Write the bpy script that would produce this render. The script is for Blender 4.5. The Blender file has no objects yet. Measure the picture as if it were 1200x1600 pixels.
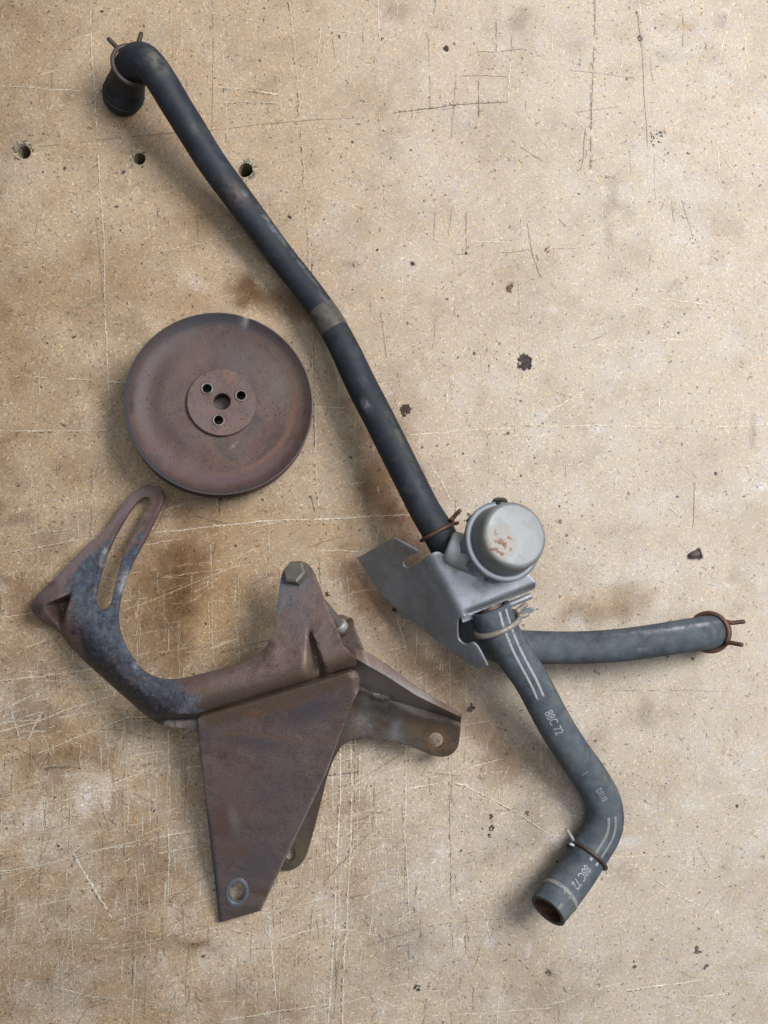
import bpy, bmesh, math, random
import numpy as np
from mathutils import Vector, Matrix
from mathutils.geometry import delaunay_2d_cdt
random.seed(7)
rng = np.random.default_rng(11)
S = bpy.context.scene
COL = S.collection

# ------------------------------------------------------------------ camera, world, lamps, exposure
CAM_H = 0.8
PX = 0.0005                                   # metres per photo pixel on the bench surface
cd = bpy.data.cameras.new('camera')
cam = bpy.data.objects.new('camera', cd)
COL.objects.link(cam)
cam.location = (0, 0, CAM_H)
cd.sensor_fit = 'VERTICAL'
cd.angle = 2 * math.atan(0.4 / CAM_H)
cd.clip_start = 0.01
cd.clip_end = 20
S.camera = cam

wd = bpy.data.worlds.new('World')
S.world = wd
wd.use_nodes = True
bg = wd.node_tree.nodes['Background']
bg.inputs[0].default_value = (0.84, 0.92, 1.0, 1)
bg.inputs[1].default_value = 0.13

def area_lamp(name, loc, target, size, power, color):
    ld = bpy.data.lights.new(name, 'AREA')
    ld.shape = 'RECTANGLE'
    ld.size, ld.size_y = size
    ld.energy = power
    ld.color = color
    lo = bpy.data.objects.new(name, ld)
    COL.objects.link(lo)
    lo.location = loc
    lo.rotation_euler = (Vector(target) - Vector(loc)).to_track_quat('-Z', 'Y').to_euler()
    return lo
# the open workshop door / window up and to the right of the bench
area_lamp('window_light', (0.95, 0.62, 1.45), (0.0, 0.0, 0), (0.7, 0.7), 45, (1.0, 0.99, 0.975))
area_lamp('overhead_fill', (0.25, 0.25, 2.3), (0.0, 0.0, 0), (1.6, 1.6), 20, (0.95, 0.975, 1.0))  # overhead fill, an added lamp out of view

S.view_settings.view_transform = 'Standard'
S.view_settings.look = 'None'
S.view_settings.exposure = 0.0
S.view_settings.gamma = 1.0
S.view_settings.use_curve_mapping = False
S.render.engine = 'CYCLES'

# ------------------------------------------------------------------ helpers
def W(px, py, z=0.0):
    """world point at height z that lies under photo pixel (px, py)"""
    k = PX * (1 - z / CAM_H)
    return Vector(((px - 600) * k, (800 - py) * k, z))

def empty(name, loc, label, cat, group=None):
    o = bpy.data.objects.new(name, None)
    COL.objects.link(o)
    o.location = loc
    o.empty_display_size = 0.01
    o['label'] = label
    o['category'] = cat
    if group: o['group'] = group
    return o

def root_of(o):
    while o.parent: o = o.parent
    return o

def link(name, me, mat, parent=None, smooth=None):
    o = bpy.data.objects.new(name, me)
    COL.objects.link(o)
    if mat: me.materials.append(mat)
    if parent is not None:
        o.parent = parent
        o.location = -root_of(parent).location if parent.parent is None else (0, 0, 0)
    if smooth is not None:
        for p in me.polygons: p.use_smooth = True
        if smooth < 3:
            me.set_sharp_from_angle(angle=smooth)
    return o

def mesh(verts, faces):
    me = bpy.data.meshes.new('m')
    me.from_pydata([tuple(v) for v in verts], [], faces)
    me.update()
    return me

def frame_of(axis):
    a = Vector(axis).normalized()
    h = Vector((0, 0, 1)) if abs(a.z) < 0.9 else Vector((0, 1, 0))
    x = h.cross(a).normalized()
    return x, a.cross(x), a

def lathe(profile, org, axis, n=64, cap=True):
    """profile: (radius, height along axis)"""
    x, y, a = frame_of(axis)
    V, F = [], []
    for r, h in profile:
        for i in range(n):
            t = 2 * math.pi * i / n
            V.append(Vector(org) + a * h + (x * math.cos(t) + y * math.sin(t)) * r)
    m = len(profile)
    for j in range(m - 1):
        for i in range(n):
            i2 = (i + 1) % n
            F.append((j * n + i, j * n + i2, (j + 1) * n + i2, (j + 1) * n + i))
    if cap:
        F.append(tuple(range(n))[::-1])
        F.append(tuple(range((m - 1) * n, m * n)))
    return V, F

def prism(poly, org, axis, h0, h1, bev=0.0, rot=0.0):
    """n-gon (list of 2D) extruded along axis, top slightly chamfered"""
    x, y, a = frame_of(axis)
    n = len(poly)
    V, F = [], []
    lev = [(1, h0), (1, h1 - bev), (1 - bev * 1.3 / max(1e-6, math.hypot(*poly[0])), h1)] if bev else [(1, h0), (1, h1)]
    c, s = math.cos(rot), math.sin(rot)
    for k, h in lev:
        for u, v in poly:
            u2, v2 = (u * c - v * s) * k, (u * s + v * c) * k
            V.append(Vector(org) + x * u2 + y * v2 + a * h)
    for j in range(len(lev) - 1):
        for i in range(n):
            i2 = (i + 1) % n
            F.append((j * n + i, j * n + i2, (j + 1) * n + i2, (j + 1) * n + i))
    F.append(tuple(range(n))[::-1])
    F.append(tuple(range((len(lev) - 1) * n, len(lev) * n)))
    return V, F

def join(*parts):
    V, F = [], []
    for v, f in parts:
        o = len(V)
        V += list(v)
        F += [tuple(i + o for i in q) for q in f]
    return V, F

def spline(pts, step=0.0022):
    """Catmull-Rom (centripetal-ish) through points with radii -> resampled (points, radii)"""
    P = [np.array(p, float) for p in pts]
    P = [2 * P[0] - P[1]] + P + [2 * P[-1] - P[-2]]
    out = []
    for i in range(1, len(P) - 2):
        p0, p1, p2, p3 = P[i - 1], P[i], P[i + 1], P[i + 2]
        t = [0]
        for a, b in ((p0, p1), (p1, p2), (p2, p3)):
            t.append(t[-1] + max(1e-5, np.linalg.norm((b - a)[:3])) ** 0.5)
        for u in np.linspace(t[1], t[2], 24, endpoint=False):
            A1 = (t[1] - u) / (t[1] - t[0]) * p0 + (u - t[0]) / (t[1] - t[0]) * p1
            A2 = (t[2] - u) / (t[2] - t[1]) * p1 + (u - t[1]) / (t[2] - t[1]) * p2
            A3 = (t[3] - u) / (t[3] - t[2]) * p2 + (u - t[2]) / (t[3] - t[2]) * p3
            B1 = (t[2] - u) / (t[2] - t[0]) * A1 + (u - t[0]) / (t[2] - t[0]) * A2
            B2 = (t[3] - u) / (t[3] - t[1]) * A2 + (u - t[1]) / (t[3] - t[1]) * A3
            out.append((t[2] - u) / (t[2] - t[1]) * B1 + (u - t[1]) / (t[2] - t[1]) * B2)
    out.append(P[-2])
    out = np.array(out)
    d = np.concatenate([[0], np.cumsum(np.linalg.norm(np.diff(out[:, :3], axis=0), axis=1))])
    n = max(3, int(d[-1] / step))
    s = np.linspace(0, d[-1], n)
    return np.stack([np.interp(s, d, out[:, k]) for k in range(out.shape[1])], 1), s

class Tube:
    def __init__(self, pts, step=0.0022, up0=(0, 0, 1)):
        q, self.s = spline(pts, step)
        self.P, self.R = q[:, :3], q[:, 3]
        T = np.gradient(self.P, axis=0)
        self.T = T / np.linalg.norm(T, axis=1)[:, None]
        n = np.array(up0, float)
        N = []
        for t in self.T:                                  # parallel transport
            n = n - t * (n @ t)
            n /= np.linalg.norm(n)
            N.append(n)
        self.N = np.array(N)
        self.B = np.cross(self.N, self.T)                 # the walker's left hand
        self.B = np.cross(self.N, self.T)
        self.L = self.s[-1]
    def at(self, s, th, off=0.0):
        f = lambda A: np.stack([np.interp(s, self.s, A[:, k]) for k in range(3)], -1)
        r = np.interp(s, self.s, self.R) + off
        c, n, b = f(self.P), f(self.N), f(self.B)
        return c + (np.cos(th)[..., None] * n + np.sin(th)[..., None] * b) * r[..., None]
    def s_at(self, px, py):
        k = CAM_H / (CAM_H - self.P[:, 2]) / PX
        u, v = 600 + self.P[:, 0] * k, 800 - self.P[:, 1] * k
        return self.s[np.argmin((u - px) ** 2 + (v - py) ** 2)]
    def build(self, wall=0.0035, n=40, closed=False, bulge=None):
        ns = len(self.s)
        V, F, A = [], [], []
        th = np.linspace(0, 2 * np.pi, n, endpoint=False)
        def ring(i, r):
            for t in th:
                p = self.P[i] + (math.cos(t) * self.N[i] + math.sin(t) * self.B[i]) * r
                V.append(p)
                A.append((self.s[i], t))
        rows = []
        d = 18 if not closed else 0
        seq = []
        if not closed:
            seq += [(min(d, ns - 1) - k, self.R[min(d, ns - 1) - k] - wall) for k in range(0, d + 1, 3)]
            seq += [(0, self.R[0] - 0.0006)]
        seq += [(i, self.R[i]) for i in range(ns)]
        if not closed:
            seq += [(ns - 1, self.R[-1] - 0.0006)]
            seq += [(ns - 1 - k, self.R[ns - 1 - k] - wall) for k in range(0, d + 1, 3)]
        for i, r in seq: ring(i, r)
        m = len(seq)
        for j in range(m - 1):
            for i in range(n):
                i2 = (i + 1) % n
                F.append((j * n + i, (j + 1) * n + i, (j + 1) * n + i2, j * n + i2))
        F.append(tuple(range(n)))
        F.append(tuple(range((m - 1) * n, m * n))[::-1])
        me = mesh(V, F)
        a = me.attributes.new('along', 'FLOAT', 'POINT')
        a.data.foreach_set('value', np.array([q[0] for q in A], np.float32))
        inner = np.zeros(len(V), np.float32)
        if not closed:
            k = (d // 3 + 1) * n
            inner[:k] = 1
            inner[-k:] = 1
        b = me.attributes.new('inner', 'FLOAT', 'POINT')
        b.data.foreach_set('value', inner)
        return me

def wire(pts, r, step=0.0012, n=12):
    t = Tube([tuple(p) + (r,) for p in pts], step)
    V, F = [], []
    ns = len(t.s)
    for i in range(ns):
        rr = r * (0.8 if i in (0, ns - 1) else 1)
        for k in range(n):
            a = 2 * math.pi * k / n
            V.append(t.P[i] + (math.cos(a) * t.N[i] + math.sin(a) * t.B[i]) * rr)
    for j in range(ns - 1):
        for i in range(n):
            i2 = (i + 1) % n
            F.append((j * n + i, (j + 1) * n + i, (j + 1) * n + i2, j * n + i2))
    F.append(tuple(range(n)))
    F.append(tuple(range((ns - 1) * n, ns * n))[::-1])
    return V, F

# ---- plates: an outline in plan, a height for every point, a real thickness
def in_poly(x, y, poly):
    x, y = np.asarray(x, float), np.asarray(y, float)
    r = np.zeros(x.shape, bool)
    n = len(poly)
    for i in range(n):
        x1, y1 = poly[i]
        x2, y2 = poly[(i + 1) % n]
        if y1 == y2: continue
        c = ((y1 > y) != (y2 > y)) & (x < (x2 - x1) * (y - y1) / (y2 - y1) + x1)
        r ^= c
    return r

def dist_line(x, y, line):
    x, y = np.asarray(x, float), np.asarray(y, float)
    d = np.full(x.shape, 1e9)
    for (x1, y1), (x2, y2) in zip(line[:-1], line[1:]):
        dx, dy = x2 - x1, y2 - y1
        t = np.clip(((x - x1) * dx + (y - y1) * dy) / (dx * dx + dy * dy), 0, 1)
        d = np.minimum(d, np.hypot(x - x1 - t * dx, y - y1 - t * dy))
    return d

def smooth_closed(pts, step=3.0, sharp=()):
    """closed curve through pts; indices in sharp stay corners"""
    n = len(pts)
    out = []
    for i in range(n):
        p0, p1, p2, p3 = (np.array(pts[(i + k) % n], float) for k in (-1, 0, 1, 2))
        if i in sharp: p0 = p1 - (p2 - p1) * 0.2
        if (i + 1) % n in sharp: p3 = p2 + (p2 - p1) * 0.2
        if i in sharp and (i + 1) % n in sharp:
            p0, p3 = 2 * p1 - p2, 2 * p2 - p1
        m = max(1, int(np.linalg.norm(p2 - p1) / step))
        t = [0.0]
        for a, b in ((p0, p1), (p1, p2), (p2, p3)):
            t.append(t[-1] + max(1e-3, np.linalg.norm(b - a)) ** 0.5)
        for u in np.linspace(t[1], t[2], m, endpoint=False):
            A1 = (t[1] - u) / (t[1] - t[0]) * p0 + (u - t[0]) / (t[1] - t[0]) * p1
            A2 = (t[2] - u) / (t[2] - t[1]) * p1 + (u - t[1]) / (t[2] - t[1]) * p2
            A3 = (t[3] - u) / (t[3] - t[2]) * p2 + (u - t[2]) / (t[3] - t[2]) * p3
            B1 = (t[2] - u) / (t[2] - t[0]) * A1 + (u - t[0]) / (t[2] - t[0]) * A2
            B2 = (t[3] - u) / (t[3] - t[1]) * A2 + (u - t[1]) / (t[3] - t[1]) * A3
            out.append(tuple((t[2] - u) / (t[2] - t[1]) * B1 + (u - t[1]) / (t[2] - t[1]) * B2))
    return out

def ellipse(cx, cy, rx, ry, rot=0, n=28):
    c, s = math.cos(rot), math.sin(rot)
    return [(cx + rx * math.cos(t) * c - ry * math.sin(t) * s, cy + rx * math.cos(t) * s + ry * math.sin(t) * c)
            for t in np.linspace(0, 2 * math.pi, n, endpoint=False)]

def tps(ctrl):
    c = np.array(ctrl, float)
    X = c[:, :2] / 100
    n = len(c)
    d = np.linalg.norm(X[:, None] - X[None], axis=2)
    K = np.where(d > 0, d * d * np.log(d + 1e-12), 0)
    Pm = np.concatenate([np.ones((n, 1)), X], 1)
    A = np.zeros((n + 3, n + 3))
    A[:n, :n] = K + np.eye(n) * 1e-4
    A[:n, n:] = Pm
    A[n:, :n] = Pm.T
    w = np.linalg.solve(A, np.concatenate([c[:, 2], np.zeros(3)]))
    def f(x, y):
        x, y = np.asarray(x, float) / 100, np.asarray(y, float) / 100
        d = np.hypot(x[..., None] - X[:, 0], y[..., None] - X[:, 1])
        k = np.where(d > 0, d * d * np.log(d + 1e-12), 0)
        return k @ w[:n] + w[n] + w[n + 1] * x + w[n + 2] * y
    return f

def sstep(a, b, x):
    t = np.clip((np.asarray(x, float) - a) / (b - a), 0, 1)
    return t * t * (3 - 2 * t)

def plate(name, outline, holes, zf, mat, parent, thick=0.003, grid=4.0, bevel=0.0005, attrs=None, lines=()):
    loops = [outline] + holes
    pts, edges = [], []
    for lp in loops:
        o = len(pts)
        pts += [tuple(p) for p in lp]
        edges += [(o + i, o + (i + 1) % len(lp)) for i in range(len(lp))]
    dense = []
    for ln in lines:
        q = []
        for (x1, y1), (x2, y2) in zip(ln[:-1], ln[1:]):
            k = max(1, int(math.hypot(x2 - x1, y2 - y1) / grid))
            q += [(x1 + (x2 - x1) * u / k, y1 + (y2 - y1) * u / k) for u in range(k)]
        q.append(tuple(ln[-1]))
        q = [p for p in q if in_poly(np.array([p[0]]), np.array([p[1]]), outline)[0] and dist_line(np.array(p[0]), np.array(p[1]), list(outline) + [outline[0]]) > 1.5]
        o = len(pts)
        pts += q
        edges += [(o + i, o + i + 1) for i in range(len(q) - 1)]
        dense.append(q)
    a = np.array(outline)
    gx, gy = np.meshgrid(np.arange(a[:, 0].min(), a[:, 0].max(), grid), np.arange(a[:, 1].min(), a[:, 1].max(), grid * 0.87))
    gx = gx + (np.arange(gx.shape[0]) % 2)[:, None] * grid / 2
    gx, gy = gx.ravel(), gy.ravel()
    ok = in_poly(gx, gy, outline)
    for lp in loops:
        ok &= dist_line(gx, gy, list(lp) + [lp[0]]) > grid * 0.55
    for q in dense: ok &= dist_line(gx, gy, q) > grid * 0.5
    for h in holes: ok &= ~in_poly(gx, gy, h)
    pts += list(zip(gx[ok].tolist(), gy[ok].tolist()))
    r = delaunay_2d_cdt([Vector(p) for p in pts], edges, [], 0, 1e-5)
    v = np.array([tuple(p) for p in r[0]])
    f = np.array([t for t in r[2]])
    c = v[f].mean(axis=1)
    keep = in_poly(c[:, 0], c[:, 1], outline)
    for h in holes: keep &= ~in_poly(c[:, 0], c[:, 1], h)
    f = f[keep]
    z = zf(v[:, 0], v[:, 1])
    k = PX * (1 - z / CAM_H)
    X, Y = (v[:, 0] - 600) * k, (800 - v[:, 1]) * k
    ar = (X[f[:, 1]] - X[f[:, 0]]) * (Y[f[:, 2]] - Y[f[:, 0]]) - (X[f[:, 2]] - X[f[:, 0]]) * (Y[f[:, 1]] - Y[f[:, 0]])
    f[ar < 0] = f[ar < 0][:, ::-1]
    me = mesh(np.stack([X, Y, z], 1), [tuple(int(i) for i in t) for t in f])
    for an, fn in (attrs or {}).items():
        at = me.attributes.new(an, 'FLOAT', 'POINT')
        at.data.foreach_set('value', fn(v[:, 0], v[:, 1]).astype(np.float32))
    bm = bmesh.new()
    bm.from_mesh(me)
    loose = [q for q in bm.verts if not q.link_faces]
    bmesh.ops.delete(bm, geom=loose, context='VERTS')
    bm.to_mesh(me)
    bm.free()
    o = link(name, me, mat, parent, smooth=4)
    so = o.modifiers.new('thickness', 'SOLIDIFY')
    so.thickness = thick
    so.offset = -1
    so.use_even_offset = False
    bv = o.modifiers.new('edge', 'BEVEL')
    bv.width = bevel
    bv.segments = 2
    bv.limit_method = 'ANGLE'
    bv.angle_limit = math.radians(50)
    return o

# ------------------------------------------------------------------ materials
class NT:
    def __init__(self, name):
        self.m = bpy.data.materials.new(name)
        self.m.use_nodes = True
        self.t = self.m.node_tree
        self.b = self.t.nodes['Principled BSDF']
    def n(self, kind, **kw):
        nd = self.t.nodes.new(kind)
        for k, v in kw.items():
            if k in nd.inputs: self.put(nd.inputs[k], v)
            else: setattr(nd, k, v)
        return nd
    def put(self, s, v):
        if hasattr(v, 'links') or isinstance(v, bpy.types.NodeSocket): self.t.links.new(v, s)
        else: s.default_value = v
    def coord(self): return self.n('ShaderNodeTexCoord').outputs['Object']
    def noise(self, scale, detail=4, rough=0.6, vec=None, dist=0.0):
        nd = self.n('ShaderNodeTexNoise')
        nd.inputs['Scale'].default_value = scale
        nd.inputs['Detail'].default_value = detail
        nd.inputs['Roughness'].default_value = rough
        nd.inputs['Distortion'].default_value = dist
        self.t.links.new(vec if vec is not None else self.coord(), nd.inputs['Vector'])
        return nd.outputs['Fac']
    def attr(self, name, out='Fac'):
        nd = self.n('ShaderNodeAttribute')
        nd.attribute_name = name
        return nd.outputs[out]
    def ramp(self, fac, stops, interp='LINEAR'):
        nd = self.n('ShaderNodeValToRGB')
        cr = nd.color_ramp
        cr.interpolation = interp
        while len(cr.elements) < len(stops): cr.elements.new(0.5)
        for e, (p, c) in zip(cr.elements, stops):
            e.position = p
            e.color = (c, c, c, 1) if not isinstance(c, tuple) else c + (1,)
        self.t.links.new(fac, nd.inputs[0])
        return nd.outputs[0]
    def mix(self, fac, a, b, mode='MIX'):
        nd = self.n('ShaderNodeMix', data_type='RGBA', blend_type=mode)
        self.put(nd.inputs[0], fac)
        self.put(nd.inputs[6], a + (1,) if isinstance(a, tuple) else a)
        self.put(nd.inputs[7], b + (1,) if isinstance(b, tuple) else b)
        return nd.outputs[2]
    def math(self, op, a, b=0.5, clamp=False):
        nd = self.n('ShaderNodeMath', operation=op, use_clamp=clamp)
        self.put(nd.inputs[0], a)
        self.put(nd.inputs[1], b)
        return nd.outputs[0]
    def bump(self, h, dist, strength=1.0):
        nd = self.n('ShaderNodeBump')
        nd.inputs['Distance'].default_value = dist
        nd.inputs['Strength'].default_value = strength
        self.t.links.new(h, nd.inputs['Height'])
        self.t.links.new(nd.outputs[0], self.b.inputs['Normal'])
    def out(self, **kw):
        for k, v in kw.items(): self.put(self.b.inputs[k.replace('_', ' ')], v + (1,) if isinstance(v, tuple) else v)
        return self.m

def rust_material(name, ramp_stops, spot=(0.2, 0.085, 0.04), spot_amt=0.5, dark=(0.03, 0.024, 0.024), rough=0.5, metal=0.25, paint=False, fine=1.0, tint=False):
    t = NT(name)
    big = t.noise(26, 6, 0.66, dist=0.8)
    col = t.ramp(big, ramp_stops)
    mid = t.noise(95, 5, 0.7)
    col = t.mix(t.ramp(mid, [(0.36, 0.8), (0.62, 0.0)]), col, t.mix(0.5, col, dark))
    fin = t.noise(900, 3, 0.7)
    col = t.mix(0.5 * fine, col, t.mix(1.0, col, t.ramp(fin, [(0.3, 0.45), (0.7, 1.5)]), 'MULTIPLY'))
    sp = t.noise(60, 6, 0.75, dist=1.0)
    col = t.mix(t.math('MULTIPLY', t.ramp(sp, [(0.56, 0.0), (0.68, 1.0)]), spot_amt), col, spot)
    vo = t.n('ShaderNodeTexVoronoi', Scale=330.0)
    t.t.links.new(t.coord(), vo.inputs['Vector'])
    pit = t.ramp(vo.outputs['Distance'], [(0.10, 1.0), (0.2, 0.0)])
    gate = t.ramp(t.noise(45, 3, 0.6), [(0.42, 0.0), (0.58, 1.0)])
    pits = t.math('MULTIPLY', pit, gate)
    col = t.mix(t.math('MULTIPLY', pits, 0.6), col, dark)
    rgh = t.math('ADD', t.math('MULTIPLY', fin, 0.25), rough - 0.1)
    if tint:
        ta = t.attr('tint_amount')
        ea = t.math('ADD', ta, t.math('SUBTRACT', t.math('ADD', t.math('MULTIPLY', t.noise(120, 6, 0.75), 0.9), t.math('MULTIPLY', mid, 0.5)), 0.7))
        col = t.mix(t.math('MULTIPLY', t.ramp(ea, [(0.12, 0.0), (0.75, 1.0)]), t.ramp(ta, [(0.0, 0.0), (0.15, 1.0)])), col, t.mix(t.ramp(fin, [(0.3, 0.35), (0.7, 0.0)]), t.attr('tint', 'Color'), dark))
    if paint:
        pm = t.attr('paint')
        nz = t.noise(160, 6, 0.75)
        edge = t.math('ADD', t.math('MULTIPLY', pm, 1.2), t.math('MULTIPLY', nz, 1.1))
        m = t.ramp(edge, [(0.93, 0.0), (1.0, 1.0)])
        # positions above 1 clamp: scale first
        edge = t.math('ADD', t.math('MULTIPLY', pm, 0.85), t.math('ADD', t.math('MULTIPLY', t.noise(75, 5, 0.7), 1.6), t.math('MULTIPLY', t.noise(420, 5, 0.75), 1.3)))
        edge2 = t.math('MULTIPLY', edge, 0.3)
        m = t.ramp(edge2, [(0.56, 0.0), (0.595, 0.9)])
        pc = t.ramp(t.noise(150, 6, 0.8), [(0.36, (0.012, 0.018, 0.030)), (0.46, (0.044, 0.065, 0.100)), (0.56, (0.078, 0.108, 0.150)), (0.63, (0.14, 0.155, 0.165)), (0.70, (0.13, 0.10, 0.08))])
        pc = t.mix(t.ramp(t.noise(520, 3, 0.7), [(0.56, 0.0), (0.66, 0.7)]), pc, (0.16, 0.145, 0.115))
        pc = t.mix(t.attr('black'), pc, t.ramp(t.noise(300, 4, 0.7), [(0.35, (0.006, 0.008, 0.012)), (0.58, (0.022, 0.028, 0.040)), (0.72, (0.09, 0.10, 0.12))]))
        chips = t.ramp(t.noise(240, 5, 0.75), [(0.565, 0.0), (0.60, 1.0)])
        pc = t.mix(t.math('MULTIPLY', chips, 0.7), pc, (0.09, 0.06, 0.05))
        col = t.mix(m, col, pc)
        lb = t.attr('lip')
        col = t.mix(t.math('MULTIPLY', lb, t.ramp(t.noise(260, 5, 0.7), [(0.35, 0.2), (0.6, 1.0)])), col, (0.40, 0.37, 0.36))
    h = t.math('ADD', t.math('MULTIPLY', fin, 0.5), t.math('SUBTRACT', mid, t.math('MULTIPLY', pits, 0.8)))
    t.bump(h, 0.0006, 0.8)
    return t.out(Base_Color=col, Roughness=rgh, Metallic=metal)

RUST_PULLEY = rust_material('rust_pulley', [(0.32, (0.024, 0.013, 0.011)), (0.43, (0.072, 0.034, 0.026)), (0.52, (0.096, 0.048, 0.037)), (0.60, (0.092, 0.057, 0.043)), (0.68, (0.048, 0.038, 0.041))], spot=(0.14, 0.062, 0.035), spot_amt=0.4, rough=0.6, tint=True, metal=0.1)
RUST_HUB = rust_material('rust_hub', [(0.25, (0.07, 0.045, 0.045)), (0.45, (0.105, 0.060, 0.050)), (0.6, (0.12, 0.078, 0.074)), (0.8, (0.085, 0.068, 0.08))], spot=(0.19, 0.082, 0.042), spot_amt=0.7, rough=0.58, metal=0.1)
RUST_ARM = rust_material('rust_arm', [(0.30, (0.055, 0.034, 0.029)), (0.44, (0.130, 0.082, 0.070)), (0.54, (0.175, 0.118, 0.103)), (0.66, (0.155, 0.118, 0.125))], spot=(0.16, 0.075, 0.045), spot_amt=0.4, paint=True, tint=True)
RUST_PLATE = rust_material('rust_plate', [(0.28, (0.085, 0.055, 0.045)), (0.40, (0.142, 0.094, 0.080)), (0.50, (0.158, 0.113, 0.104)), (0.60, (0.125, 0.097, 0.101)), (0.72, (0.165, 0.115, 0.095))], spot=(0.22, 0.095, 0.045), spot_amt=0.25, tint=True)
RUST_REAR = rust_material('rust_rear', [(0.25, (0.035, 0.025, 0.018)), (0.42, (0.095, 0.065, 0.048)), (0.55, (0.10, 0.088, 0.078)), (0.66, (0.15, 0.145, 0.14)), (0.8, (0.15, 0.105, 0.09))], spot=(0.18, 0.075, 0.03), spot_amt=0.4, tint=True)
RUST_WIRE = rust_material('rust_wire', [(0.25, (0.045, 0.028, 0.022)), (0.45, (0.095, 0.048, 0.034)), (0.6, (0.13, 0.06, 0.04)), (0.8, (0.10, 0.08, 0.07))], spot=(0.22, 0.08, 0.035), spot_amt=0.7)
DARK_WIRE = rust_material('dark_wire', [(0.25, (0.03, 0.025, 0.022)), (0.5, (0.07, 0.05, 0.042)), (0.8, (0.09, 0.075, 0.07))], spot=(0.12, 0.05, 0.03), spot_amt=0.4)
PALE_WIRE = rust_material('worn_zinc_wire', [(0.25, (0.13, 0.09, 0.065)), (0.42, (0.25, 0.23, 0.20)), (0.7, (0.33, 0.315, 0.29))], spot=(0.14, 0.05, 0.025), spot_amt=0.95, dark=(0.1, 0.06, 0.04))

def add_tint(me, spots):
    """spots: (function of world xyz -> amount 0..1, colour)"""
    n = len(me.vertices)
    co = np.zeros(n * 3, np.float32)
    me.vertices.foreach_get('co', co)
    co = co.reshape(-1, 3).astype(float)
    k = CAM_H / (CAM_H - co[:, 2]) / PX
    px, py = 600 + co[:, 0] * k, 800 - co[:, 1] * k
    am = np.zeros(n)
    c = np.ones((n, 4), np.float32) * 0.1
    for fn, col in spots:
        a = np.clip(fn(px, py), 0, 1)
        w = a / np.maximum(1e-6, a + am * (1 - a))
        c[:, :3] = c[:, :3] * (1 - w[:, None]) + np.array(col) * w[:, None]
        am = a + am * (1 - a)
    me.attributes.new('tint_amount', 'FLOAT', 'POINT').data.foreach_set('value', am.astype(np.float32))
    me.color_attributes.new('tint', 'FLOAT_COLOR', 'POINT').data.foreach_set('color', c.ravel())
def blob(cx, cy, rx, ry, rot=0.0, st=1.0):
    c_, s_ = math.cos(rot), math.sin(rot)
    return lambda x, y: st * np.exp(-(((x - cx) * c_ + (y - cy) * s_) / rx) ** 2 - ((-(x - cx) * s_ + (y - cy) * c_) / ry) ** 2)
def streak(line, w, st=1.0):
    return lambda x, y: st * np.exp(-(dist_line(x, y, line) / w) ** 2)

def zinc_material(name, base, rough=0.42, metal=0.75, rust=False, tint=(0.3, 0.3, 0.26)):
    t = NT(name)
    big = t.noise(40, 5, 0.6, dist=0.4)
    col = t.ramp(big, [(0.3, tuple(c * 0.78 for c in base)), (0.55, base), (0.75, tuple(min(1, c * 1.14) for c in base))])
    fin = t.noise(1500, 2, 0.6)
    col = t.mix(0.35, col, t.mix(1.0, col, t.ramp(fin, [(0.3, 0.7), (0.7, 1.25)]), 'MULTIPLY'))
    sm = t.ramp(t.noise(70, 6, 0.7, dist=0.8), [(0.47, 0.0), (0.7, 0.75)])
    col = t.mix(sm, col, tint)
    mp = t.n('ShaderNodeMapping')
    t.t.links.new(t.coord(), mp.inputs['Vector'])
    mp.inputs['Rotation'].default_value = (0, 0, 0.5)
    mp.inputs['Scale'].default_value = (1.0, 0.05, 1.0)
    scr = t.ramp(t.noise(1100, 3, 0.6, vec=mp.outputs[0]), [(0.66, 0.0), (0.72, 0.35)])
    col = t.mix(scr, col, tuple(min(1, c * 1.5) for c in base))
    rg = t.math('ADD', t.math('MULTIPLY', big, 0.25), t.math('ADD', t.math('MULTIPLY', sm, 0.2), rough - 0.1))
    met = metal
    if rust:
        ra = t.attr('scab')
        n1 = t.noise(420, 4, 0.6)
        wh = t.ramp(t.math('ADD', t.math('MULTIPLY', ra, 0.5), t.math('MULTIPLY', t.noise(160, 5, 0.7), 0.5)), [(0.46, 0.0), (0.74, 0.9)])
        col = t.mix(wh, col, (0.31, 0.29, 0.265))
        rs = t.ramp(t.math('ADD', t.math('MULTIPLY', ra, 0.4), t.math('MULTIPLY', t.noise(210, 2, 0.5), 0.6)), [(0.715, 0.0), (0.755, 1.0)])
        col = t.mix(rs, col, t.ramp(n1, [(0.4, (0.11, 0.06, 0.042)), (0.6, (0.23, 0.125, 0.08))]))
        ds = t.ramp(t.math('ADD', t.math('MULTIPLY', ra, 0.35), t.math('MULTIPLY', t.noise(500, 2, 0.5), 0.6)), [(0.73, 0.0), (0.75, 1.0)])
        col = t.mix(t.math('MULTIPLY', ds, 0.8), col, (0.07, 0.06, 0.055))
        met = t.math('SUBTRACT', metal, t.math('MAXIMUM', t.math('MULTIPLY', wh, metal), t.math('MULTIPLY', rs, metal)), True)
        rg = t.math('ADD', rg, t.math('MULTIPLY', wh, 0.25))
    t.bump(t.math('ADD', fin, t.math('MULTIPLY', big, 0.6)), 0.0002, 0.35)
    return t.out(Base_Color=col, Roughness=rg, Metallic=met)
ZINC = zinc_material('zinc_sheet', (0.32, 0.34, 0.385), 0.46, 0.62, tint=(0.20, 0.20, 0.185))
ZINC_CAP = zinc_material('zinc_cap', (0.215, 0.228, 0.238), 0.48, 0.4, rust=True, tint=(0.22, 0.228, 0.225))
ZINC_RING = zinc_material('zinc_ring', (0.20, 0.222, 0.255), 0.5, 0.4)
CAST = zinc_material('cast_alloy', (0.37, 0.385, 0.42), 0.6, 0.25)
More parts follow.
